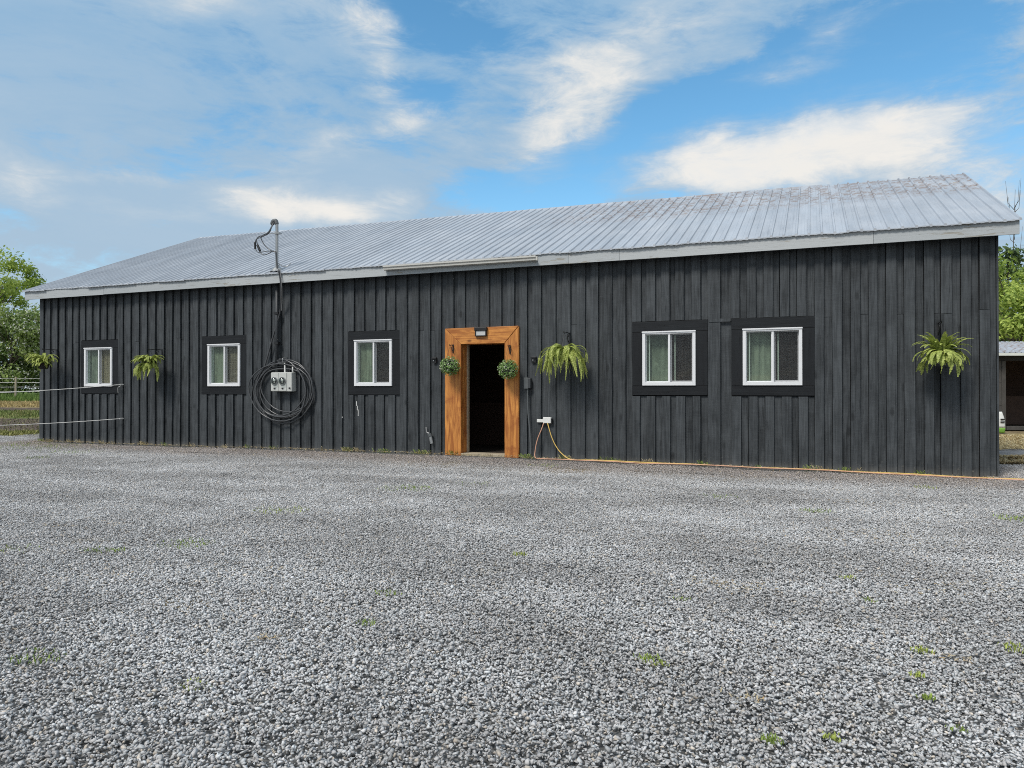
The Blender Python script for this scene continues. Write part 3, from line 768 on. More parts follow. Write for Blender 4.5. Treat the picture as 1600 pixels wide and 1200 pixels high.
# ------------------------------------------------------------------ wall lamp over the door
t = thing('wall_lamp', (-5.66, FY - .057, 2.27), 'black flat wall lamp fixed over the doorway on the orange lintel', 'lamp')
MB().box(-5.785, -5.535, FY - .115, FY - .058, 2.375, 2.435).obj('housing', M['iron'], t, bevel=.006)
mb = MB(); mb.box(-5.775, -5.755, FY - .105, FY - .058, 2.27, 2.374); mb.box(-5.565, -5.545, FY - .105, FY - .058, 2.27, 2.374); mb.box(-5.754, -5.566, FY - .105, FY - .058, 2.27, 2.285); mb.obj('lamp_frame', M['iron'], t)
MB().box(-5.753, -5.567, FY - .095, FY - .06, 2.287, 2.372).obj('lamp_lens', M['lens'], t)

# ------------------------------------------------------------------ small boxes either side of the door
for (x, z, lab) in ((-6.655, 1.843, 'small black outlet box on the boards left of the doorway'), (-4.638, 1.826, 'small black outlet box on the boards right of the doorway')):
    t = thing('wall_socket', (x, FY, z), lab, 'outlet box', 'small black outlet boxes beside the door')
    MB().box(x - .045, x + .045, FY - .045, FY - .004, z - .055, z + .055).obj('socket_box', M['iron'], t, bevel=.004)
    MB().box(x - .05, x + .05, FY - .075, FY - .046, z + .02, z + .05).obj('cover_flap', M['iron'], t)
    MB().lathe([(.014, .047), (.012, .056), (.004, .058)], (x - .01, FY, z - .01), 10, 'y').obj('socket', M['galv'], t)
# grey box with conduit
t = thing('conduit_box', (-4.75, FY, 0), 'grey electrical box on a thin conduit rising from the gravel right of the doorway', 'electrical box')
MB().box(-4.815, -4.73, FY - .08, FY - .004, 1.30, 1.50).obj('box', M['pvc_grey'], t, bevel=.006)
MB().box(-4.728, -4.68, FY - .095, FY - .004, 1.31, 1.49).obj('cover', M['pvc_dark'], t, bevel=.006)
MB().tube(smooth_path([(-4.755, FY - .04, 1.302), (-4.745, FY - .04, .9), (-4.71, FY - .035, .5), (-4.69, FY - .035, -.02)]), .016).obj('conduit', M['pvc_grey'], t, smooth=True)
# white outlet with two cords
t = thing('outdoor_outlet', (-4.44, FY, .69), 'white weatherproof outlet low on the boards right of the doorway', 'outlet')
ox0, oz0 = on_wall(851, 661); ox1, oz1 = on_wall(862.5, 652)
MB().box(ox0 - .01, ox1, FY - .07, FY - .004, oz0, oz1).obj('outlet_box', M['white_plastic'], t, bevel=.008)
x_, z_ = on_wall(840, 658)
MB().box(x_, ox0 - .012, FY - .045, FY - .01, z_ - .02, z_ + .035).obj('plug_adapter', M['white_plastic'], t, bevel=.006)
MB().box(ox1 + .001, ox1 + .02, FY - .05, FY - .01, oz0 - .01, oz1 - .02).obj('hinge', M['iron'], t)
def wpts(lst): return [(on_wall(a, b, y)[0], y, on_wall(a, b, y)[1]) for a, b, y in lst]
def gl(x, y, r): return (x, y, hgt(x, y) + .012 + r)
def groundline(x0, x1, yf, r, step=.35):
    return [gl(x, yf(x), r) for x in lin(x0, x1, step)]
rC = .0085
x0 = on_wall(893, 719, 12.40)[0]
yl = wpts([(855.5, 661, 12.50), (858, 670, 12.47), (862, 683, 12.46), (868, 696, 12.45), (877, 708, 12.43)]) + groundline(x0, 2.3, lambda x: 12.36 + .03 * math.sin(x * 1.7) - .03 * sstep(1, 2.4, x), rC) + [gl(2.9, 12.25, rC), gl(3.6, 12.05, rC), gl(4.6, 11.9, rC)]
o = MB().tube(smooth_path(yl, 5), rC, 7).obj('extension_cord', M['cord_y'], smooth=True); tag(o, 'yellow extension cord hanging from the white outlet and running right along the wall', 'cord')
x0 = on_wall(852, 718, 12.42)[0]
pl = wpts([(849.5, 661, 12.50), (846, 671, 12.47), (840, 686, 12.46), (836.5, 702, 12.45)]) + [gl(on_wall(837, 713, 12.42)[0], 12.40, rC)] + groundline(x0, 2.2, lambda x: 12.29 + .035 * math.sin(x * 1.1 + 2) + .03 * math.sin(x * 3.1), rC) + [gl(2.9, 12.16, rC), gl(4.4, 12.1, rC)]
o = MB().tube(smooth_path(pl, 5), rC, 7).obj('extension_cord', M['cord_p'], smooth=True); tag(o, 'faded orange extension cord dropping straight from the white outlet to the gravel', 'cord')
# low tap-like connector left of the door
t = thing('cable_connector', (-6.77, FY, .0), 'small grey cable connector dangling low on the wall left of the doorway', 'connector')
q = lambda px, py, y=FY - .04: (on_wall(px, py, y)[0], y, on_wall(px, py, y)[1])
MB().tube([q(672.5, 682), q(674.8, 693)], .032, 10).obj('plug_body', M['galv'], t, smooth=False)
MB().tube([q(671, 677.5), q(672.3, 681.8)], .042, 10).obj('plug_collar', M['pvc_grey'], t)
MB().tube(smooth_path([q(666, 667), q(667, 675), q(670.5, 677)]), .012, 7).obj('wire_end', M['cable_grey'], t)
MB().tube(smooth_path([q(674.8, 693), q(676, 700), (on_wall(679, 708)[0], FY - .05, .02)]), .006, 7).obj('wire', M['cable'], t)

# ------------------------------------------------------------------ meter box, coil, mast
t = thing('meter_box', (-10.14, FY, 1.24), 'white double electric meter box in the middle of the black cable coil', 'meter box')
bx0, bx1, bz0, bz1, by_ = -10.41, -9.885, 1.245, 1.64, FY - .16
MB().box(bx0, bx1, by_, FY - .004, bz0, bz1).obj('enclosure', M['meter'], t, bevel=.012)
for (a, b) in ((bx0 + .008, bx0 + .205), (bx0 + .213, bx0 + .405)):
    cp = MB().box(a, b, by_ - .014, by_ - .001, bz0 + .012, bz1 - .012).obj('cover_plate', M['meter'], t, bevel=.004)
    c = ((a + b) / 2, by_ - .014, (bz0 + bz1) / 2 + .02)
    MB().lathe([(.083, 0), (.085, .02), (.074, .022), (.074, .006)], c, 24, 'y').obj('meter_ring', M['galv'], t)
    MB().lathe([(.070, .002), (.070, .05), (.060, .07), (.03, .078), (.0, .079)], c, 24, 'y').obj('meter_glass', M['meter_glass'], t, smooth=True)
    mb = MB(); mb.lathe([(.068, .001), (.068, .012), (.0, .0125)], c, 24, 'y'); mb.obj('meter_body', M['iron'], t)
    mb = MB(); mb.box(c[0] - .03, c[0] + .03, by_ - .034, by_ - .0285, c[2] + .008, c[2] + .034); mb.box(c[0] - .012, c[0] + .022, by_ - .034, by_ - .0285, c[2] - .03, c[2] - .016); mb.obj('dial', M['white_plastic'], t)
    MB().box(c[0] - .02, c[0] + .02, by_ - .026, by_ - .015, bz0 + .05, bz0 + .078).obj('latch', M['iron'], t)
MB().lathe([(.018, 0), (.018, .02), (.01, .024)], (bx1 - .045, by_ - .001, bz0 + .07), 10, 'y').obj('knob', M['iron'], t)
MB().tube(smooth_path([(-10.12, FY - .08, bz1 - .01), (-10.12, FY - .08, 1.80), (-10.14, FY - .07, 1.845), (-10.24, FY - .03, 1.85)], 5), .017).obj('conduit', M['white_plastic'], t, smooth=True)
MB().tube([(-9.92, FY - .08, bz1 - .01), (-9.92, FY - .08, 1.80)], .017).obj('conduit', M['white_plastic'], t, smooth=True)
# coil
ci_ = []
cx0, cz0 = -10.19, 1.235; turns = 7; n = 26
prm = [(.82, .66, 0, 0), (.68, .52, .06, .10), (.60, .60, -.04, .0), (.78, .68, .03, -.03), (.54, .42, .02, .16), (.72, .58, .10, .02), (.80, .54, -.07, .06), (.66, .69, -.05, -.04)]
for i in range(turns * n + 1):
    a = i / n; k = int(min(a, turns - 1e-6)); f_ = a - k; f_ = f_ * f_ * (3 - 2 * f_)
    p, q_ = prm[k], prm[(k + 1) % len(prm)]
    v = [p[j] + (q_[j] - p[j]) * f_ for j in range(4)]
    th = math.pi / 2 + 2 * math.pi * a
    # all turns meet at the hook on top
    top = max(0, math.sin(th)) ** 3
    rz2 = v[1] + (.645 - v[1] - v[3]) * top
    ci_.append((cx0 + v[2] + v[0] * math.cos(th) * (1 + .02 * math.sin(5 * th + k)), FY - .03 - .012 * k - .02 * (1 - top) * abs(math.sin(a * 2.1)), cz0 + v[3] * (1 - top) + rz2 * math.sin(th)))
o = MB().tube(ci_, .0145, 7).obj('cable_coil', M['cable'], smooth=True)
tag(o, 'big loose coil of black cable hung on the wall around the white meter box', 'cable coil')
t2 = thing('wall_hook', (-10.06, FY, 1.87), 'small steel hook holding up the black cable coil', 'hook')
MB().tube(smooth_path([(-10.12, FY - .002, 1.95), (-10.12, FY - .14, 1.93), (-10.12, FY - .15, 1.86), (-10.115, FY - .12, 1.83)]), .009, 7).obj('hook_bar', M['galv'], t2, smooth=True)
# mast
MX, MY = -10.352, FY - .055
t = thing('service_mast', (MX, MY, 1.64), 'tall electric service mast rising from the meter box through the roof edge', 'service mast')
MB().tube([(MX, MY, 1.642), (MX, MY, 3.6)], .032, 12).obj('conduit', M['pvc_dark'], t, smooth=True)
MB().tube(smooth_path([(MX, MY, 3.60), (MX, MY, 4.2), (MX, MY, 4.68), (MX - .01, MY, 4.76), (MX - .045, MY, 4.80)], 5), .031, 12).obj('mast_pipe', M['galv'], t, smooth=True)
MB().tube(smooth_path([(MX + .0, MY, 4.74), (MX - .03, MY, 4.815), (MX - .09, MY - .01, 4.80), (MX - .115, MY - .01, 4.73)], 5), [.04] * 8 + [.045] * 6 + [.04, .03], 12).obj('weatherhead', M['pvc_grey'], t, smooth=True)
MB().lathe([(.16, -.045), (.10, .03), (.045, .06), (.036, .10)], (MX, MY + .02, 3.79), 16).obj('roof_flashing', M['galv'], t)
MB().box(MX - .045, MX + .09, MY - .045, MY + .045, 4.53, 4.56).obj('pipe_clamp', M['galv'], t)
MB().tube([(MX - .34, MY - .02, 4.56), (MX - .03, MY - .02, 4.545)], .006, 6).obj('clamp_arm', M['galv'], t)
MB().tube(smooth_path([(MX + .03, MY, 3.92), (MX + .12, MY + .05, 3.86), (MX + .2, MY + .1, 3.87), (MX + .28, MY + .1, 3.92)]), .009, 6).obj('guy_bracket', M['galv'], t)
for z in (2.87, 2.25): MB().box(MX - .05, MX + .055, MY - .038, FY - .004, z - .02, z + .03).obj('pipe_strap', M['iron'], t)
def mw(lst): return [(on_wall(a, b, MY - c)[0], MY - c, on_wall(a, b, MY - c)[1]) for a, b, c in lst]
def cable(name, lst, r, mat='cable', par=t): return MB().tube(smooth_path(mw(lst), 6), r, 7).obj(name, M[mat], par, smooth=True)
cable('cable', [(428, 346, .02), (424, 354, .05), (421, 362, .06), (415, 367, .06), (405, 369, .05), (400, 374, .05), (398, 380, .05)], .011)
cable('cable', [(427, 347, .03), (423, 357, .08), (418, 364, .08), (409, 370, .08), (401, 373, .08), (401, 379, .08), (403, 384, .08)], .011)
cable('cable', [(427, 346, .0), (419, 362, .03), (408, 369, .03), (409, 376, .03), (415, 385, .03), (423, 391, .03), (430, 393, .04)], .010)
cable('cable', [(405, 392, .08), (408, 396, .08), (412, 398, .08), (419, 396, .07), (426, 392, .05), (431, 394, .045)], .009)
cable('cable', [(399, 389, .05), (403, 394, .05), (412, 393, .05), (422, 392, .05), (430, 394, .045)], .008)
cable('splice', [(398, 378, .05), (398.4, 389, .05)], .022, 'iron'); cable('splice', [(401.8, 382.5, .08), (406, 392, .08)], .026, 'iron')
# drop cable: down the mast, over the fascia, back to the wall and to the coil
dc = mw([(430.5, 393, .05), (432, 410, .06), (433.5, 425, .08)]) + [(on_wall(435, 436, 12.30)[0], 12.30, 3.74), (on_wall(436.5, 446, 12.325)[0], 12.325, 3.62), (on_wall(438, 455, 12.33)[0], 12.33, 3.47)] + \
    [(on_wall(438.5, 470, 12.42)[0], 12.42, on_wall(438.5, 470, 12.42)[1]), (on_wall(438, 486, 12.5)[0], 12.49, on_wall(438, 486, 12.5)[1]), (on_wall(432, 508, 12.52)[0], 12.515, on_wall(432, 508, 12.52)[1]),
     (on_wall(424, 535, 12.52)[0], 12.515, on_wall(424, 535, 12.52)[1]), (on_wall(417, 560, 12.51)[0], 12.51, on_wall(417, 560, 12.51)[1]), (on_wall(411, 580, 12.5)[0], 12.50, on_wall(411, 580, 12.5)[1])]
o = MB().tube(smooth_path(dc, 6), .0165, 7).obj('drop_cable', M['cable'], smooth=True); tag(o, 'black cable running down the service mast over the fascia towards the coil', 'cable')
dc2 = [(p[0] + .035, p[1] - .004, p[2]) for p in dc[4:8]]
MB().tube(smooth_path([(dc2[0][0] - .01, 12.30, 3.78)] + dc2, 6), .007, 6).obj('ground_wire', M['cable_grey'], t, smooth=True)

# ------------------------------------------------------------------ plant brackets and hanging ferns
def bracket(x, z, out, lab, scale=1.0, bird=False):
    t = thing('plant_bracket', (x, FY, z), lab, 'plant bracket', 'black iron brackets holding the hanging plants')
    s = scale; yb = FY - .004
    MB().box(x - .014 * s, x + .014 * s, yb - .008, yb, z - .17 * s, z + .05 * s).obj('wall_plate', M['iron'], t)
    MB().tube(smooth_path([(x, yb, z + .03 * s), (x, yb - out * .5, z + .04 * s), (x, yb - out, z + .02 * s), (x, yb - out - .03, z + .05 * s)]), .008, 7).obj('arm', M['iron'], t, smooth=True)
    MB().tube(smooth_path([(x, yb - .01, z - .14 * s), (x, yb - out * .28, z - .10 * s), (x, yb - out * .42, z - .02 * s), (x, yb - out * .30, z + .01 * s), (x, yb - out * .24, z - .03 * s)]), .007, 7).obj('scroll', M['iron'], t, smooth=True)
    return (x, yb - out, z + .02 * s)
def frond_mesh(length, e0, droop, width, seed):
    rd = random.Random(seed); n = 24; p = Vector((0, 0, 0)); e = e0; pts = [p.copy()]
    for i in range(n):
        t = i / n; e -= droop / n * (.5 + 1.2 * t); e = max(e, -1.52); p = p + Vector((math.cos(e), 0, math.sin(e))) * (length / n); pts.append(p.copy())
    sway = rd.uniform(-.12, .12)
    for i, q_ in enumerate(pts): q_.y += sway * length * (i / n) ** 2
    mb = MB(); g1 = Vector((.26, .36, .06)); g2 = Vector((.66, .72, .22)); g3 = Vector((.12, .19, .035))
    for i in range(n):
        tg = (pts[i + 1] - pts[i]).normalized(); sd = tg.cross(Vector((0, 0, 1)));
        if sd.length < .05: sd = Vector((0, 1, 0))
        sd.normalize(); up = sd.cross(tg)
        t = (i + .5) / n
        mb.add([pts[i] + sd * .0022, pts[i] - sd * .0022, pts[i + 1] - sd * .0018, pts[i + 1] + sd * .0018], [(0, 1, 2, 3)], (.16, .18, .04))
        L_ = width * math.sin(math.pi * min(1, .12 + .88 * (t ** .75))) ** .6 * (1 - t * .35) + .004
        for sg in (-1, 1):
            for h in (0, .5):
                b = pts[i].lerp(pts[i + 1], h); l = L_ * rd.uniform(.8, 1.15)
                tip = b + sd * sg * l + tg * l * .28 - up * l * rd.uniform(.1, .4)
                wv = tg * (.0055 + .002 * rd.random())
                c = g1.lerp(g2, min(1, max(0, rd.gauss(.45 + .35 * t, .25)))).lerp(g3, max(0, rd.uniform(-.5, .5)))
                mid_ = b.lerp(tip, .5) + up * .002
                mb.add([b - wv * .6, b + wv * .6, mid_ + wv, tip, mid_ - wv], [(0, 1, 2, 3, 4)], tuple(c))
    return mb.mesh('frond', M['fern'], colors=True)
def fern(x, y, z, lab, nf, lengths, droops, spread, seed, hang, squash=1.0, rz=0.0):
    rd = random.Random(seed)
    t = thing('hanging_fern', (x, y, z), lab, 'hanging fern', 'ferns hanging on the front wall of the barn')
    MB().lathe([(.075, -.12), (.10, -.10), (.125, 0), (.142, .005), (.142, .018), (.13, .018), (.125, 0)], (0, 0, 0), 20).obj('pot', M['pot'], t, smooth=True, rel=False)
    MB().lathe([(.124, -.02), (.124, .004), (.06, .012), (.0, .014)], (0, 0, 0), 16).obj('soil', M['soil'], t, rel=False)
    for k in range(3):
        a = k * 2.094 + .5
        MB().tube([(.135 * math.cos(a), .135 * math.sin(a), .01), (.01 * math.cos(a), .01 * math.sin(a), hang)], .0022, 5).obj('hanger_wire', M['iron'], t, rel=False)
    protos = [frond_mesh(rd.uniform(*lengths) * (.62, .8, 1, 1, 1.1)[k % 5], rd.uniform(*spread), rd.uniform(*droops), rd.uniform(.034, .048), seed * 50 + k) for k in range(10)]
    for k in range(int(nf * 1.7)):
        o = bpy.data.objects.new('frond', protos[k % 10]); COL.objects.link(o); o.parent = t
        a = 2 * math.pi * (k * .618) + rd.uniform(-.3, .3)
        r0 = rd.uniform(.0, .08); o.location = (r0 * math.cos(a), r0 * math.sin(a), .01)
        sc = rd.uniform(.8, 1.25)
        if math.sin(a) > .35: sc *= .55          # short where the wall is behind
        o.scale = (sc, sc, sc * squash); o.rotation_euler = (rd.uniform(-.25, .25), rd.uniform(-.25, .15), a)
    return t
# (pixel of bracket, out) -> bracket; plant hangs from its tip
bx, bz = on_wall(89, 549); tip = bracket(bx, bz, .34, 'black iron bracket at the far left corner of the barn')
fern(tip[0], tip[1], bz - .32, 'bushy hanging fern at the far left corner of the barn', 56, (.34, .46), (1.5, 3.0), (-.1, 1.4), 11, .33)
bx, bz = on_wall(253, 549); tip = bracket(bx, bz, .34, 'black iron bracket between the two leftmost windows')
fern(tip[0], tip[1], bz - .27, 'round hanging fern between the two leftmost windows', 85, (.29, .40), (1.2, 2.6), (-.4, 1.4), 22, .28)
bx, bz = on_wall(890, 524); tip = bracket(bx, bz, .30, 'black iron bracket just right of the grey electrical box')
fern(tip[0], tip[1], bz - .36, 'long drooping hanging fern just right of the doorway', 66, (.46, .72), (3.4, 5.2), (-.2, 1.5), 33, .37)
bx, bz = on_wall(1466, 509); tip = bracket(bx, bz, .30, 'black iron bracket near the right end of the barn')
fern(tip[0], tip[1], bz - .42, 'wide spreading hanging fern near the right end of the barn', 105, (.30, .44), (.9, 2.2), (-.25, 1.3), 44, .43)

# topiary balls on the door posts
def topiary(px, py, bpx, bpy, lab, seed, lab2):
    y = FY - .055 - .19; x, z = on_wall(px, py, y); rd = random.Random(seed)
    bx, bz = on_wall(bpx, bpy, FY - .06)
    b = thing('plant_bracket', (bx, FY - .057, bz), lab2, 'plant bracket', 'black iron brackets holding the hanging plants')
    yb = FY - .06
    MB().box(bx - .012, bx + .012, yb - .008, yb, bz - .09, bz + .07).obj('wall_plate', M['iron'], b)
    MB().tube(smooth_path([(bx, yb, bz + .03), (bx * .5 + x * .5, yb - .10, bz + .055), (x, y, bz + .03), (x, y - .015, bz + .06)]), .007, 7).obj('arm', M['iron'], b, smooth=True)
    MB().tube(smooth_path([(bx, yb - .01, bz - .07), (bx * .7 + x * .3, yb - .07, bz - .03), (bx * .6 + x * .4, yb - .09, bz + .02)]), .006, 7).obj('scroll', M['iron'], b, smooth=True)
    t = thing('topiary_ball', (x, y, z), lab, 'topiary', 'round topiary balls hanging on the door posts')
    rr = .172
    MB().lathe([(.0, -.12), (.07, -.11), (.12, -.05), (.125, .03), (.08, .11), (.0, .13)], (0, 0, 0), 14).obj('core', M['pot'], t, rel=False)
    for k in range(3):
        a = k * 2.094; MB().tube([(.10 * math.cos(a), .10 * math.sin(a), .08), (0, 0, bz + .03 - z)], .002, 5).obj('hanger_wire', M['iron'], t, rel=False)
    mb = MB()
    for k in range(1100):
        d = Vector((rd.gauss(0, 1), rd.gauss(0, 1), rd.gauss(0, 1))).normalized(); q_ = d * rr * rd.uniform(.78, 1.12); q_.z *= .97
        nrm = (d + Vector((rd.gauss(0, .5), rd.gauss(0, .5), rd.gauss(.2, .5)))).normalized(); a_ = nrm.orthogonal().normalized()
        a_ = Matrix.Rotation(rd.uniform(0, 6.28), 3, nrm) @ a_; b_ = nrm.cross(a_); l = rd.uniform(.012, .021); w_ = l * .55
        t_ = rd.random()
        c = (.12, .24, .06) if t_ < .32 else ((.26, .43, .12) if t_ < .68 else ((.45, .60, .28) if t_ < .9 else (.72, .76, .58)))
        mb.add([q_ - a_ * l, q_ - b_ * w_ + nrm * .003, q_ + a_ * l, q_ + b_ * w_ + nrm * .003], [(0, 1, 2, 3)], c)
    mb.obj('foliage', M['leaf'], t, colors=True, rel=False)
topiary(703, 572, 708, 544, 'round green topiary ball hanging on the left door post', 5, 'black iron bracket on the left door post')
topiary(794, 577, 797, 545, 'round green topiary ball hanging on the right door post', 6, 'black iron bracket on the right door post')

# ------------------------------------------------------------------ rope fence lines fixed to the left end of the wall
px_, py_ = -20.6, 11.75
for (ax, az_, z2, lab) in ((-14.79, 1.396, 1.16, 'upper white fence rope tied to the wall under the far left window'), (-14.79, .61, .36, 'lower white fence rope tied to the wall near the ground at far left')):
    t = thing('fence_rope', (ax, FY, az_), lab, 'rope', 'white fence ropes at the left end of the barn')
    A = Vector((ax, FY - .10, az_)); B = Vector((px_, py_, z2)); pth = []
    for i in range(25):
        k = i / 24; p = A.lerp(B, k); p.z -= .05 * 4 * k * (1 - k); pth.append(p)
    MB().tube(pth, .0085, 6).obj('rope', M['rope'], t, smooth=True)
    MB().tube([(ax, FY - .004, az_), (ax, FY - .10, az_)], .016, 8).obj('insulator', M['rope'], t)
    if az_ > 1: MB().tube(smooth_path([(ax + .01, FY - .10, az_), (ax + .0, FY - .09, az_ - .04), (ax - .08, FY - .08, az_ - .07), (ax - .10, FY - .06, az_ - .2)]), .006, 6).obj('rope_tail', M['rope'], t, smooth=True)
t = thing('fence_post', (px_, py_, 0), 'wooden post at the far end of the white fence ropes', 'fence post')
MB().tube([(px_, py_ + .06, -.1), (px_, py_ + .06, 1.4)], .05, 10).obj('post', M['pale_wood'], t)

# ------------------------------------------------------------------ far wire fence on the left
fx, fyy = cw(-28.8, 43)
t = thing('wire_fence', (fx, fyy, hgt(fx, fyy)), 'low wire fence with pale thin posts along the edge of the field', 'fence')
wires = []
for k in range(-3, 4):
    x, y = cw(-28.8 + 4.6 * k, 43 + .3 * k); z = hgt(x, y)
    MB().tube([(x, y, z - .1), (x + .02, y, z + 1.22)], .055, 8).obj('fence_post', M['pale_wood'], t); wires.append((x, y, z))
for h in (.35, .62, .88, 1.1):
    MB().tube([(x, y, z + h) for x, y, z in wires], .007, 5).obj('wire', M['galv'], t)

# ------------------------------------------------------------------ trees and bushes
def tree(name, X, s, height, crown, lab, cat, cols, nleaf=7000, leaf=.13, trunk_r=.18, low=.25, seed=1, group=None, blossom=0, nclump=38, z0=None, open_=1.0):
    rd = random.Random(seed); x, y = cw(X, s); zb = hgt(x, y)
    t = thing(name, (x, y, zb), lab, cat, group)
    rx, rz_ = crown; cz = height - rz_
    # clumps fill an uneven crown
    cl = []
    for k in range(nclump):
        d = Vector((rd.gauss(0, 1), rd.gauss(0, 1), rd.gauss(0, 1))).normalized() * rd.uniform(.35, 1) ** .6
        p = Vector((d.x * rx, d.y * rx, cz + d.z * rz_))
        if p.z < height * low * .6: p.z = height * low * .6 + rd.uniform(0, .5)
        cl.append((p, rd.uniform(.16, .34) * min(rx, rz_) * open_, rd.uniform(.0, 1)))
    tm = MB()
    th = cz + rz_ * .2
    tp = smooth_path([(0, 0, -.1), (rd.uniform(-.1, .1), 0, th * .35), (rd.uniform(-.2, .2), rd.uniform(-.2, .2), th * .7), (rd.uniform(-.3, .3), 0, th)], 4)
    tm.tube(tp, [trunk_r * (1 - .75 * i / (len(tp) - 1)) for i in range(len(tp))], 8)
    tm.obj('trunk', M['bark'], t, smooth=True, rel=False)
    for k in range(0, len(cl), 3 if nclump > 20 else 2):
        p = cl[k][0]; st = tp[min(len(tp) - 1, max(2, int(len(tp) * min(.9, p.z / height * .8))))]
        if p.z < st.z: st = tp[len(tp) // 3]
        md = (Vector(st) + p) / 2 + Vector((rd.uniform(-.2, .2), rd.uniform(-.2, .2), rd.uniform(0, .3)))
        b = MB(); b.tube(smooth_path([st, md, p], 3), [trunk_r * .35 * (1 - .12 * i) for i in range(7)], 5, caps=False); b.obj('limb', M['bark'], t, smooth=True, rel=False)
    mb = MB(); fl = MB()
    for k in range(nleaf):
        p, r_, tone = cl[rd.randrange(len(cl))]
        d = Vector((rd.gauss(0, 1), rd.gauss(0, 1), rd.gauss(0, 1))).normalized() * r_ * rd.uniform(.3, 1.15)
        q_ = p + Vector((d.x, d.y, d.z * .75)); n_ = (d.normalized() + Vector((rd.gauss(0, .6), rd.gauss(0, .6), rd.gauss(.3, .6)))).normalized()
        a_ = Matrix.Rotation(rd.uniform(0, 6.28), 3, n_) @ n_.orthogonal().normalized(); b_ = n_.cross(a_)
        l = leaf * rd.uniform(.6, 1.2); w_ = l * rd.uniform(.4, .6)
        if blossom and rd.random() < blossom: mb.add([q_ - a_ * l * .5, q_ - b_ * l * .4, q_ + a_ * l * .5, q_ + b_ * l * .4], [(0, 1, 2, 3)], (.75, .75, .66)); continue
        c1, c2 = cols; m_ = min(1, max(0, tone * .6 + rd.gauss(.2, .22)))
        mb.add([q_ - a_ * l, q_ - b_ * w_, q_ + a_ * l, q_ + b_ * w_], [(0, 1, 2, 3)], tuple(c1[i] + (c2[i] - c1[i]) * m_ for i in range(3)))
    mb.obj('crown', M['leaf'], t, colors=True, rel=False)
    return t
BR = ((.18, .28, .045), (.58, .68, .16)); DK = ((.06, .10, .035), (.20, .29, .09)); MD = ((.12, .19, .05), (.40, .50, .16))
tree('tree', -36.9, 52, 10.7, (3.6, 4.3), 'light green leafy tree rising above the bushes at the far left', 'tree', BR, 13000, .13, .2, .25, 3, nclump=60, open_=.95)
tree('bush', -32.6, 48, 6.1, (2.9, 3.2), 'tall bush with white blossom beside the far left corner of the barn', 'bush', MD, 20000, .125, .12, .05, 4, blossom=.32, nclump=60)
tree('bush', -28.6, 48.5, 5.6, (2.8, 3.0), 'tall bush with white blossom mostly hidden behind the left end of the barn', 'bush', MD, 9000, .15, .12, .05, 5, blossom=.2, nclump=50)
tree('bush', -37.6, 47, 5.0, (2.8, 2.6), 'dark bush at the far left edge of the picture below the tree', 'bush', DK, 7000, .15, .12, .05, 6, nclump=46)
tree('bush', -34.8, 50.5, 3.4, (3.6, 1.9), 'low dark bush in the shade behind the wire fence', 'bush', DK, 8000, .14, .1, .02, 16, nclump=46)
tree('bush', 20.2, 30, 6.75, (2.5, 3.3), 'bright green bush above the shed roof at the right edge', 'bush', BR, 20000, .09, .14, .08, 7, nclump=56)
tree('bush', 24.6, 31, 5.9, (2.6, 2.9), 'bright green bush beyond the right edge behind the shed', 'bush', BR, 7000, .12, .14, .08, 8, nclump=40)
tree('tree', 25.2, 38, 9.25, (3.4, 4.2), 'dark green tree behind the bright bush at the right edge', 'tree', DK, 12000, .15, .22, .2, 9, nclump=50)
tree('tree', 30.5, 39, 8.4, (3.2, 3.8), 'dark green tree beyond the right edge of the picture', 'tree', DK, 6000, .15, .22, .2, 10)
# bare tree
x, y = cw((1586 - 800) / F * 42, 42)
t = thing('bare_tree', (x, y, 0), 'thin bare tree standing behind the right end of the roof', 'tree')
rd = random.Random(4)
MB().tube([(0, 0, -.1), (.05, 0, 5), (-.05, 0, 9.5), (.05, 0, 12.6)], [.05, .035, .02, .008], 6).obj('trunk', M['bark'], t, rel=False)
for k in range(16):
    z = rd.uniform(6, 12); a = rd.uniform(0, 6.28); l = rd.uniform(.3, .8)
    MB().tube([(0, 0, z), (math.cos(a) * l * .5, math.sin(a) * l * .5, z + l * .5), (math.cos(a) * l * .7, math.sin(a) * l * .7, z + l * 2.2)], [.018, .012, .005], 5).obj('limb', M['bark'], t, rel=False)

# ------------------------------------------------------------------ shed on the right
sx, sy = cw(15.2, 23.3)
shed = thing('shed', (sx, sy, 0), 'low open-fronted dark shed with a pale metal roof behind the right end', 'shed', rz=R(YAW))
def SB(name, x0, x1, y0, y1, z0, z1, mat, bevel=0, M_=None): return MB().box(x0, x1, y0, y1, z0, z1, M=M_).obj(name, M[mat], shed, rel=False, bevel=bevel)
for k in range(3): SB('board', -.6 + k * .2 + .003, -.6 + (k + 1) * .2 - .003, 0, .03, .05, 2.18, 'shed')
for k in range(3): SB('board', .003, .19, -.01 + .004 * k, .02, .05 + k * .72, .05 + (k + 1) * .72 - .01, 'shed')
SB('post', .2, .32, -.02, .1, 0, 2.18, 'shed', .01)
SB('beam', -.8, 6.4, -.06, .08, 2.185, 2.42, 'shed_dark')
SB('sill', .34, 6.3, -.03, .1, .0, .13, 'shed', .01)
SB('post', 3.6, 3.75, -.02, .12, .13, 2.18, 'shed', .01); SB('post', 6.25, 6.4, -.02, .12, 0, 2.18, 'shed', .01)
SB('rear_wall', -.8, 6.4, 3.5, 3.56, 0, 2.7, 'inwall'); SB('side_wall', -.8, -.74, .1, 3.5, 0, 2.5, 'shed'); SB('side_wall', 6.34, 6.4, .13, 3.5, 0, 2.5, 'shed')
SB('floor', -.74, 6.34, .1, 3.5, .0, .05, 'floor_in')
SB('stall_divider', .9, 3.5, 1.6, 1.65, .1, 1.05, 'inwall')
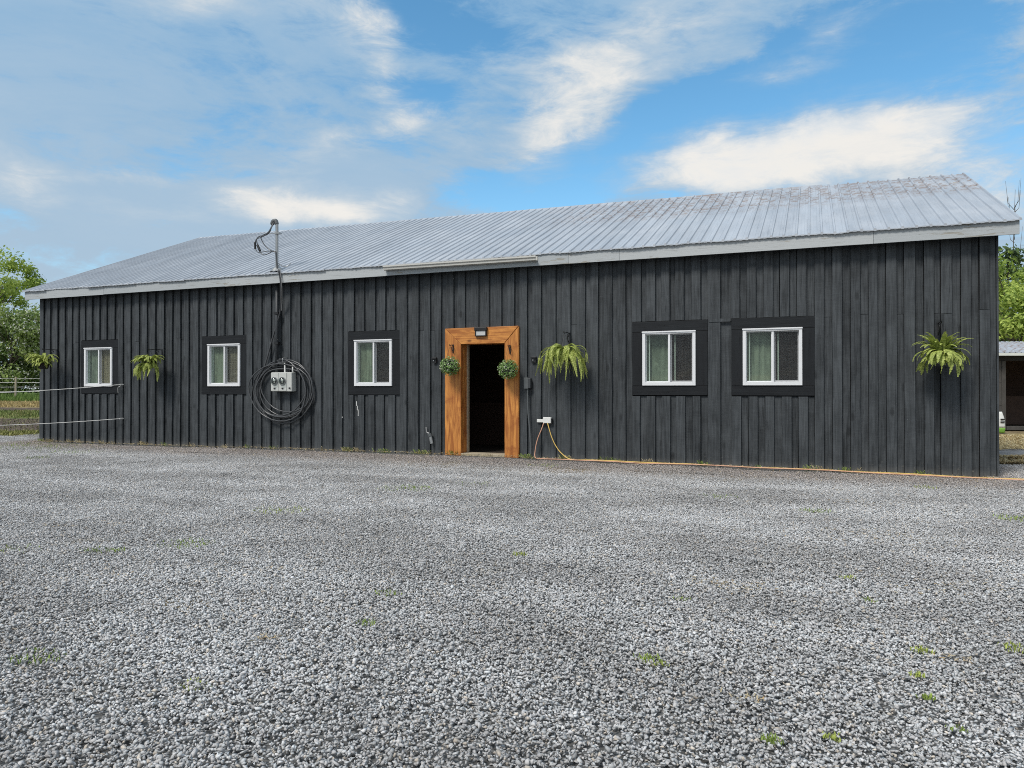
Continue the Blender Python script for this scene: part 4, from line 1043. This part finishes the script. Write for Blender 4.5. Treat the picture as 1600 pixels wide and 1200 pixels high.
for k in range(11):
    mb = MB(); x0 = -1.0 + k * .7; P = .7 / 4; vs = []; prof = []
    for r_ in range(4): prof += [(x0 + r_ * P, .0), (x0 + r_ * P + .02, .02), (x0 + r_ * P + .04, 0), (x0 + r_ * P + P * .98, 0)]
    for (yv, zv) in ((-.32, 2.42), (3.8, 3.02)): vs += [(a, yv, zv + b) for a, b in prof]
    n_ = len(prof); mb.add(vs, [(i, i + 1, n_ + i + 1, n_ + i) for i in range(n_ - 1)]); mb.obj('roof_sheet', M['roof'], shed, rel=False)
SB('fascia', -1.0, 6.7, -.32, -.30, 2.33, 2.415, 'vinyl_old')
# feed sack leaning by the shed
x, y = cw((1561 - 800) / F * 21.9, 21.9)
t = thing('feed_sack', (x, y, 0), 'white feed sack with a green bottom standing at the shed corner', 'sack', rz=R(YAW))
def sack(z0, z1, n=7):
    mb = MB(); vs = []; m_ = 16
    for j in range(n + 1):
        z = z0 + (z1 - z0) * j / n; k = z / .62
        wx = .17 * (1 - .25 * max(0, k - .7) / .3) * (.85 + .15 * math.sin(min(1, k * 4) * math.pi / 2)); wy = .085 * (1 - .8 * max(0, k - .6) / .4) * (.8 + .2 * math.sin(min(1, k * 4) * math.pi / 2))
        for i in range(m_):
            a = 2 * math.pi * i / m_; c_, s_ = math.cos(a), math.sin(a)
            vs.append((wx * math.copysign(abs(c_) ** .6, c_) - .03 * k, wy * math.copysign(abs(s_) ** .7, s_) + .02 * k, z + .004 * math.sin(i * 2.3)))
    mb.add(vs, [(j * m_ + i, j * m_ + (i + 1) % m_, (j + 1) * m_ + (i + 1) % m_, (j + 1) * m_ + i) for j in range(n) for i in range(m_)] + [tuple(range(m_))[::-1], tuple(n * m_ + i for i in range(m_))]); return mb
sack(.151, .62).obj('sack_top', M['white_plastic'], t, smooth=True, rel=False)
M['green_print'] = simple('green_print', (.20, .42, .06), .5)
sack(0, .15, 3).obj('sack_base', M['green_print'], t, smooth=True, rel=False)
mb = MB(); mb.box(-.02, .10, -.094, -.088, .38, .42); mb.box(-.02, .10, -.094, -.088, .30, .34); mb.obj('printed_label', M['pot'], t, rel=False)

# ------------------------------------------------------------------ weeds, straw and litter
mb = MB(); rd = random.Random(12)
def gp_px(px, py, z=0):      # ground point seen at a pixel of the photograph
    s = (CAMZ - z) * F / (py - HOR); return cw((px - 800) / F * s, s)
def tuft(px, py, n, r, h, c=(.20, .34, .05), flat=.5):
    X0, Y0 = gp_px(px, py)
    for k in range(n):
        a = rd.uniform(0, 6.28); d = r * rd.random() ** .7; x = X0 + d * math.cos(a) * 1.2; y = Y0 + d * math.sin(a) * .9; z = hgt(x, y) + .004
        a2 = rd.uniform(0, 6.28); l = h * .7 * rd.uniform(.5, 1.2); dx, dy = math.cos(a2), math.sin(a2); w_ = .0018 + .0018 * rd.random()
        k_ = rd.uniform(.7, 1.3); cc = (c[0] * k_, c[1] * k_, c[2] * k_)
        mb.add([(x - dy * w_, y + dx * w_, z), (x + dy * w_, y - dx * w_, z), (x + dx * l * flat * .5 + dy * w_, y + dy * l * flat * .5 - dx * w_, z + l * .75), (x + dx * l * flat, y + dy * l * flat, z + l), (x + dx * l * flat * .5 - dy * w_, y + dy * l * flat * .5 + dx * w_, z + l * .75)], [(0, 1, 2, 3, 4)], cc)
for (px, py, n, r, h) in ((632, 764, 200, .35, .035), (440, 798, 160, .28, .04), (290, 851, 120, .22, .035), (150, 862, 60, .12, .035), (182, 862, 40, .06, .04), (812, 868, 50, .05, .04),
                          (60, 1027, 90, .12, .03), (572, 976, 40, .05, .03), (606, 928, 40, .08, .025), (1010, 1032, 70, .06, .03), (1030, 1040, 40, .05, .02), (1275, 800, 110, .16, .04), (1592, 812, 120, .2, .045),
                          (1440, 1018, 70, .05, .03), (1205, 1158, 70, .035, .03), (1300, 1152, 40, .03, .03), (1445, 1092, 30, .03, .03), (1430, 1058, 30, .03, .03), (1325, 903, 40, .05, .03), (1355, 938, 35, .05, .02),
                          (120, 708, 160, .5, .05), (60, 701, 300, 1.2, .06), (20, 698, 200, .9, .06), (58, 716, 60, .2, .06), (1444, 764, 60, .12, .05), (1120, 777, 60, .2, .03), (1065, 937, 30, .05, .02),
                          (845, 730, 70, .25, .04), (750, 758, 60, .3, .03), (25, 860, 50, .2, .03), (310, 1068, 50, .08, .02), (1590, 1014, 60, .08, .03), (1495, 1140, 30, .04, .02)):
    tuft(px, py, int(n * .8), r, h, random.choice([(.30, .40, .08), (.36, .42, .10), (.25, .34, .08)]))
for k in range(46):
    xw = rd.uniform(XL, 2.4); pxw = None; n_ = rd.randrange(8, 40); cw_ = rd.choice([(.52, .44, .28), (.45, .38, .22), (.28, .36, .10), (.22, .30, .07)])
    for j in range(n_):
        x = xw + rd.gauss(0, .05); y = FY - .03 - abs(rd.gauss(0, .03)); z = hgt(x, y); a2 = rd.uniform(0, 6.28); l = rd.uniform(.02, .10); dx, dy = math.cos(a2) * .4, -abs(math.sin(a2)) * .5; w_ = .0022
        mb.add([(x - w_, y, z - .01), (x + w_, y, z - .01), (x + dx * l + w_, y + dy * l, z + l * .7), (x + dx * l * 1.5, y + dy * l * 1.5, z + l * .85)], [(0, 1, 2, 3)], cw_)
tag(mb.obj('weeds', M['litter'], colors=True), 'small bright green weeds poking up through the grey gravel', kind='stuff')
mb = MB()
def scat(n, fn, cols, l=(.02, .06), wd=.002, lift=.012):
    for k in range(n):
        x, y = fn(); z = hgt(x, y) + lift + rd.uniform(0, .01); a = rd.uniform(0, 6.28); q_ = rd.uniform(*l); dx, dy = math.cos(a) * q_ / 2, math.sin(a) * q_ / 2
        nx_, ny_ = -math.sin(a) * wd, math.cos(a) * wd; tz = rd.uniform(-.2, .2) * q_
        mb.add([(x - dx - nx_, y - dy - ny_, z - tz), (x + dx - nx_, y + dy - ny_, z + tz), (x + dx + nx_, y + dy + ny_, z + tz + .001), (x - dx + nx_, y - dy + ny_, z - tz + .001)], [(0, 1, 2, 3)], rd.choice(cols))
ST = [(.62, .50, .27), (.52, .40, .18), (.38, .27, .13), (.64, .55, .34)]
scat(3800, lambda: (rd.uniform(XL, 2.5), FY - .02 - abs(rd.gauss(0, .13))), ST + [(.6, .58, .5), (.2, .15, .1)], (.015, .06), .0025)
scat(1500, lambda: (rd.uniform(XL, 2.5), FY - .03 - abs(rd.gauss(0, .8))), ST + [(.22, .15, .09)], (.01, .04), .003, .015)
for (px, py, n, r) in ((1360, 838, 420, .35), (1140, 914, 260, .16), (1480, 915, 160, .28), (480, 716, 300, .6), (1195, 746, 120, .2), (1325, 786, 160, .25), (420, 998, 60, .05), (183, 900, 60, .08), (185, 820, 50, .07), (1165, 1095, 60, .05), (430, 890, 30, .05), (1500, 1030, 50, .05), (90, 823, 50, .15)):
    c = gp_px(px, py); scat(int(n * .55), lambda: (c[0] + rd.gauss(0, r * .9), c[1] + rd.gauss(0, r * .55)), [(.44, .31, .16), (.42, .35, .22), (.5, .40, .25)], (.01, .03), .0028, .006)
tag(mb.obj('straw_litter', M['litter'], colors=True), 'bits of straw and dry leaves blown against the foot of the barn wall', kind='stuff')
mb = MB()
def patch(s0, s1):
    def f():
        s = rd.uniform(s0, s1); return cw(rd.uniform(.60, .76) * s, s)
    return f
scat(4200, patch(12.9, 14.3), ST, (.05, .2), .004, .02); scat(6500, patch(15.9, 21), ST, (.05, .22), .005, .0)
for k in range(3): scat(700, lambda: (lambda c: (c[0] + rd.gauss(0, .18), c[1] + rd.gauss(0, .12)))(cw(9.3 + .7 * k, 13.6)), ST, (.06, .2), .005, .05)
tag(mb.obj('straw', M['litter'], colors=True), 'golden straw spread on the ground between the barn and the shed', kind='stuff')
mb = MB()
def fieldp(s0, s1):
    def f():
        s = rd.uniform(s0, s1); return cw(-rd.uniform(.62, .74) * s, s)
    return f
for (s0, s1, n, c, h) in ((39.5, 46, 5000, (.14, .22, .05), .22), (34, 39, 2600, (.42, .33, .15), .10), (27.5, 31.5, 2500, (.18, .22, .07), .09), (20.3, 22, 1800, (.30, .30, .11), .07), (22, 27, 900, (.2, .2, .1), .05)):
    f = fieldp(s0, s1)
    for k in range(n):
        x, y = f(); z = hgt(x, y) - .03; a = rd.uniform(0, 6.28); w_ = .012 + .01 * rd.random(); dx, dy = math.cos(a), math.sin(a); l = h * rd.uniform(.5, 1.3); q_ = rd.uniform(.6, 1.3)
        mb.add([(x - dx * w_, y - dy * w_, z), (x + dx * w_, y + dy * w_, z), (x + dy * l * .4, y - dx * l * .4, z + l)], [(0, 1, 2)], tuple(v * q_ for v in c))
tag(mb.obj('grass', M['litter'], colors=True), 'rough green and dry grass on the field left of the barn', kind='stuff')
print('boards', nboard)
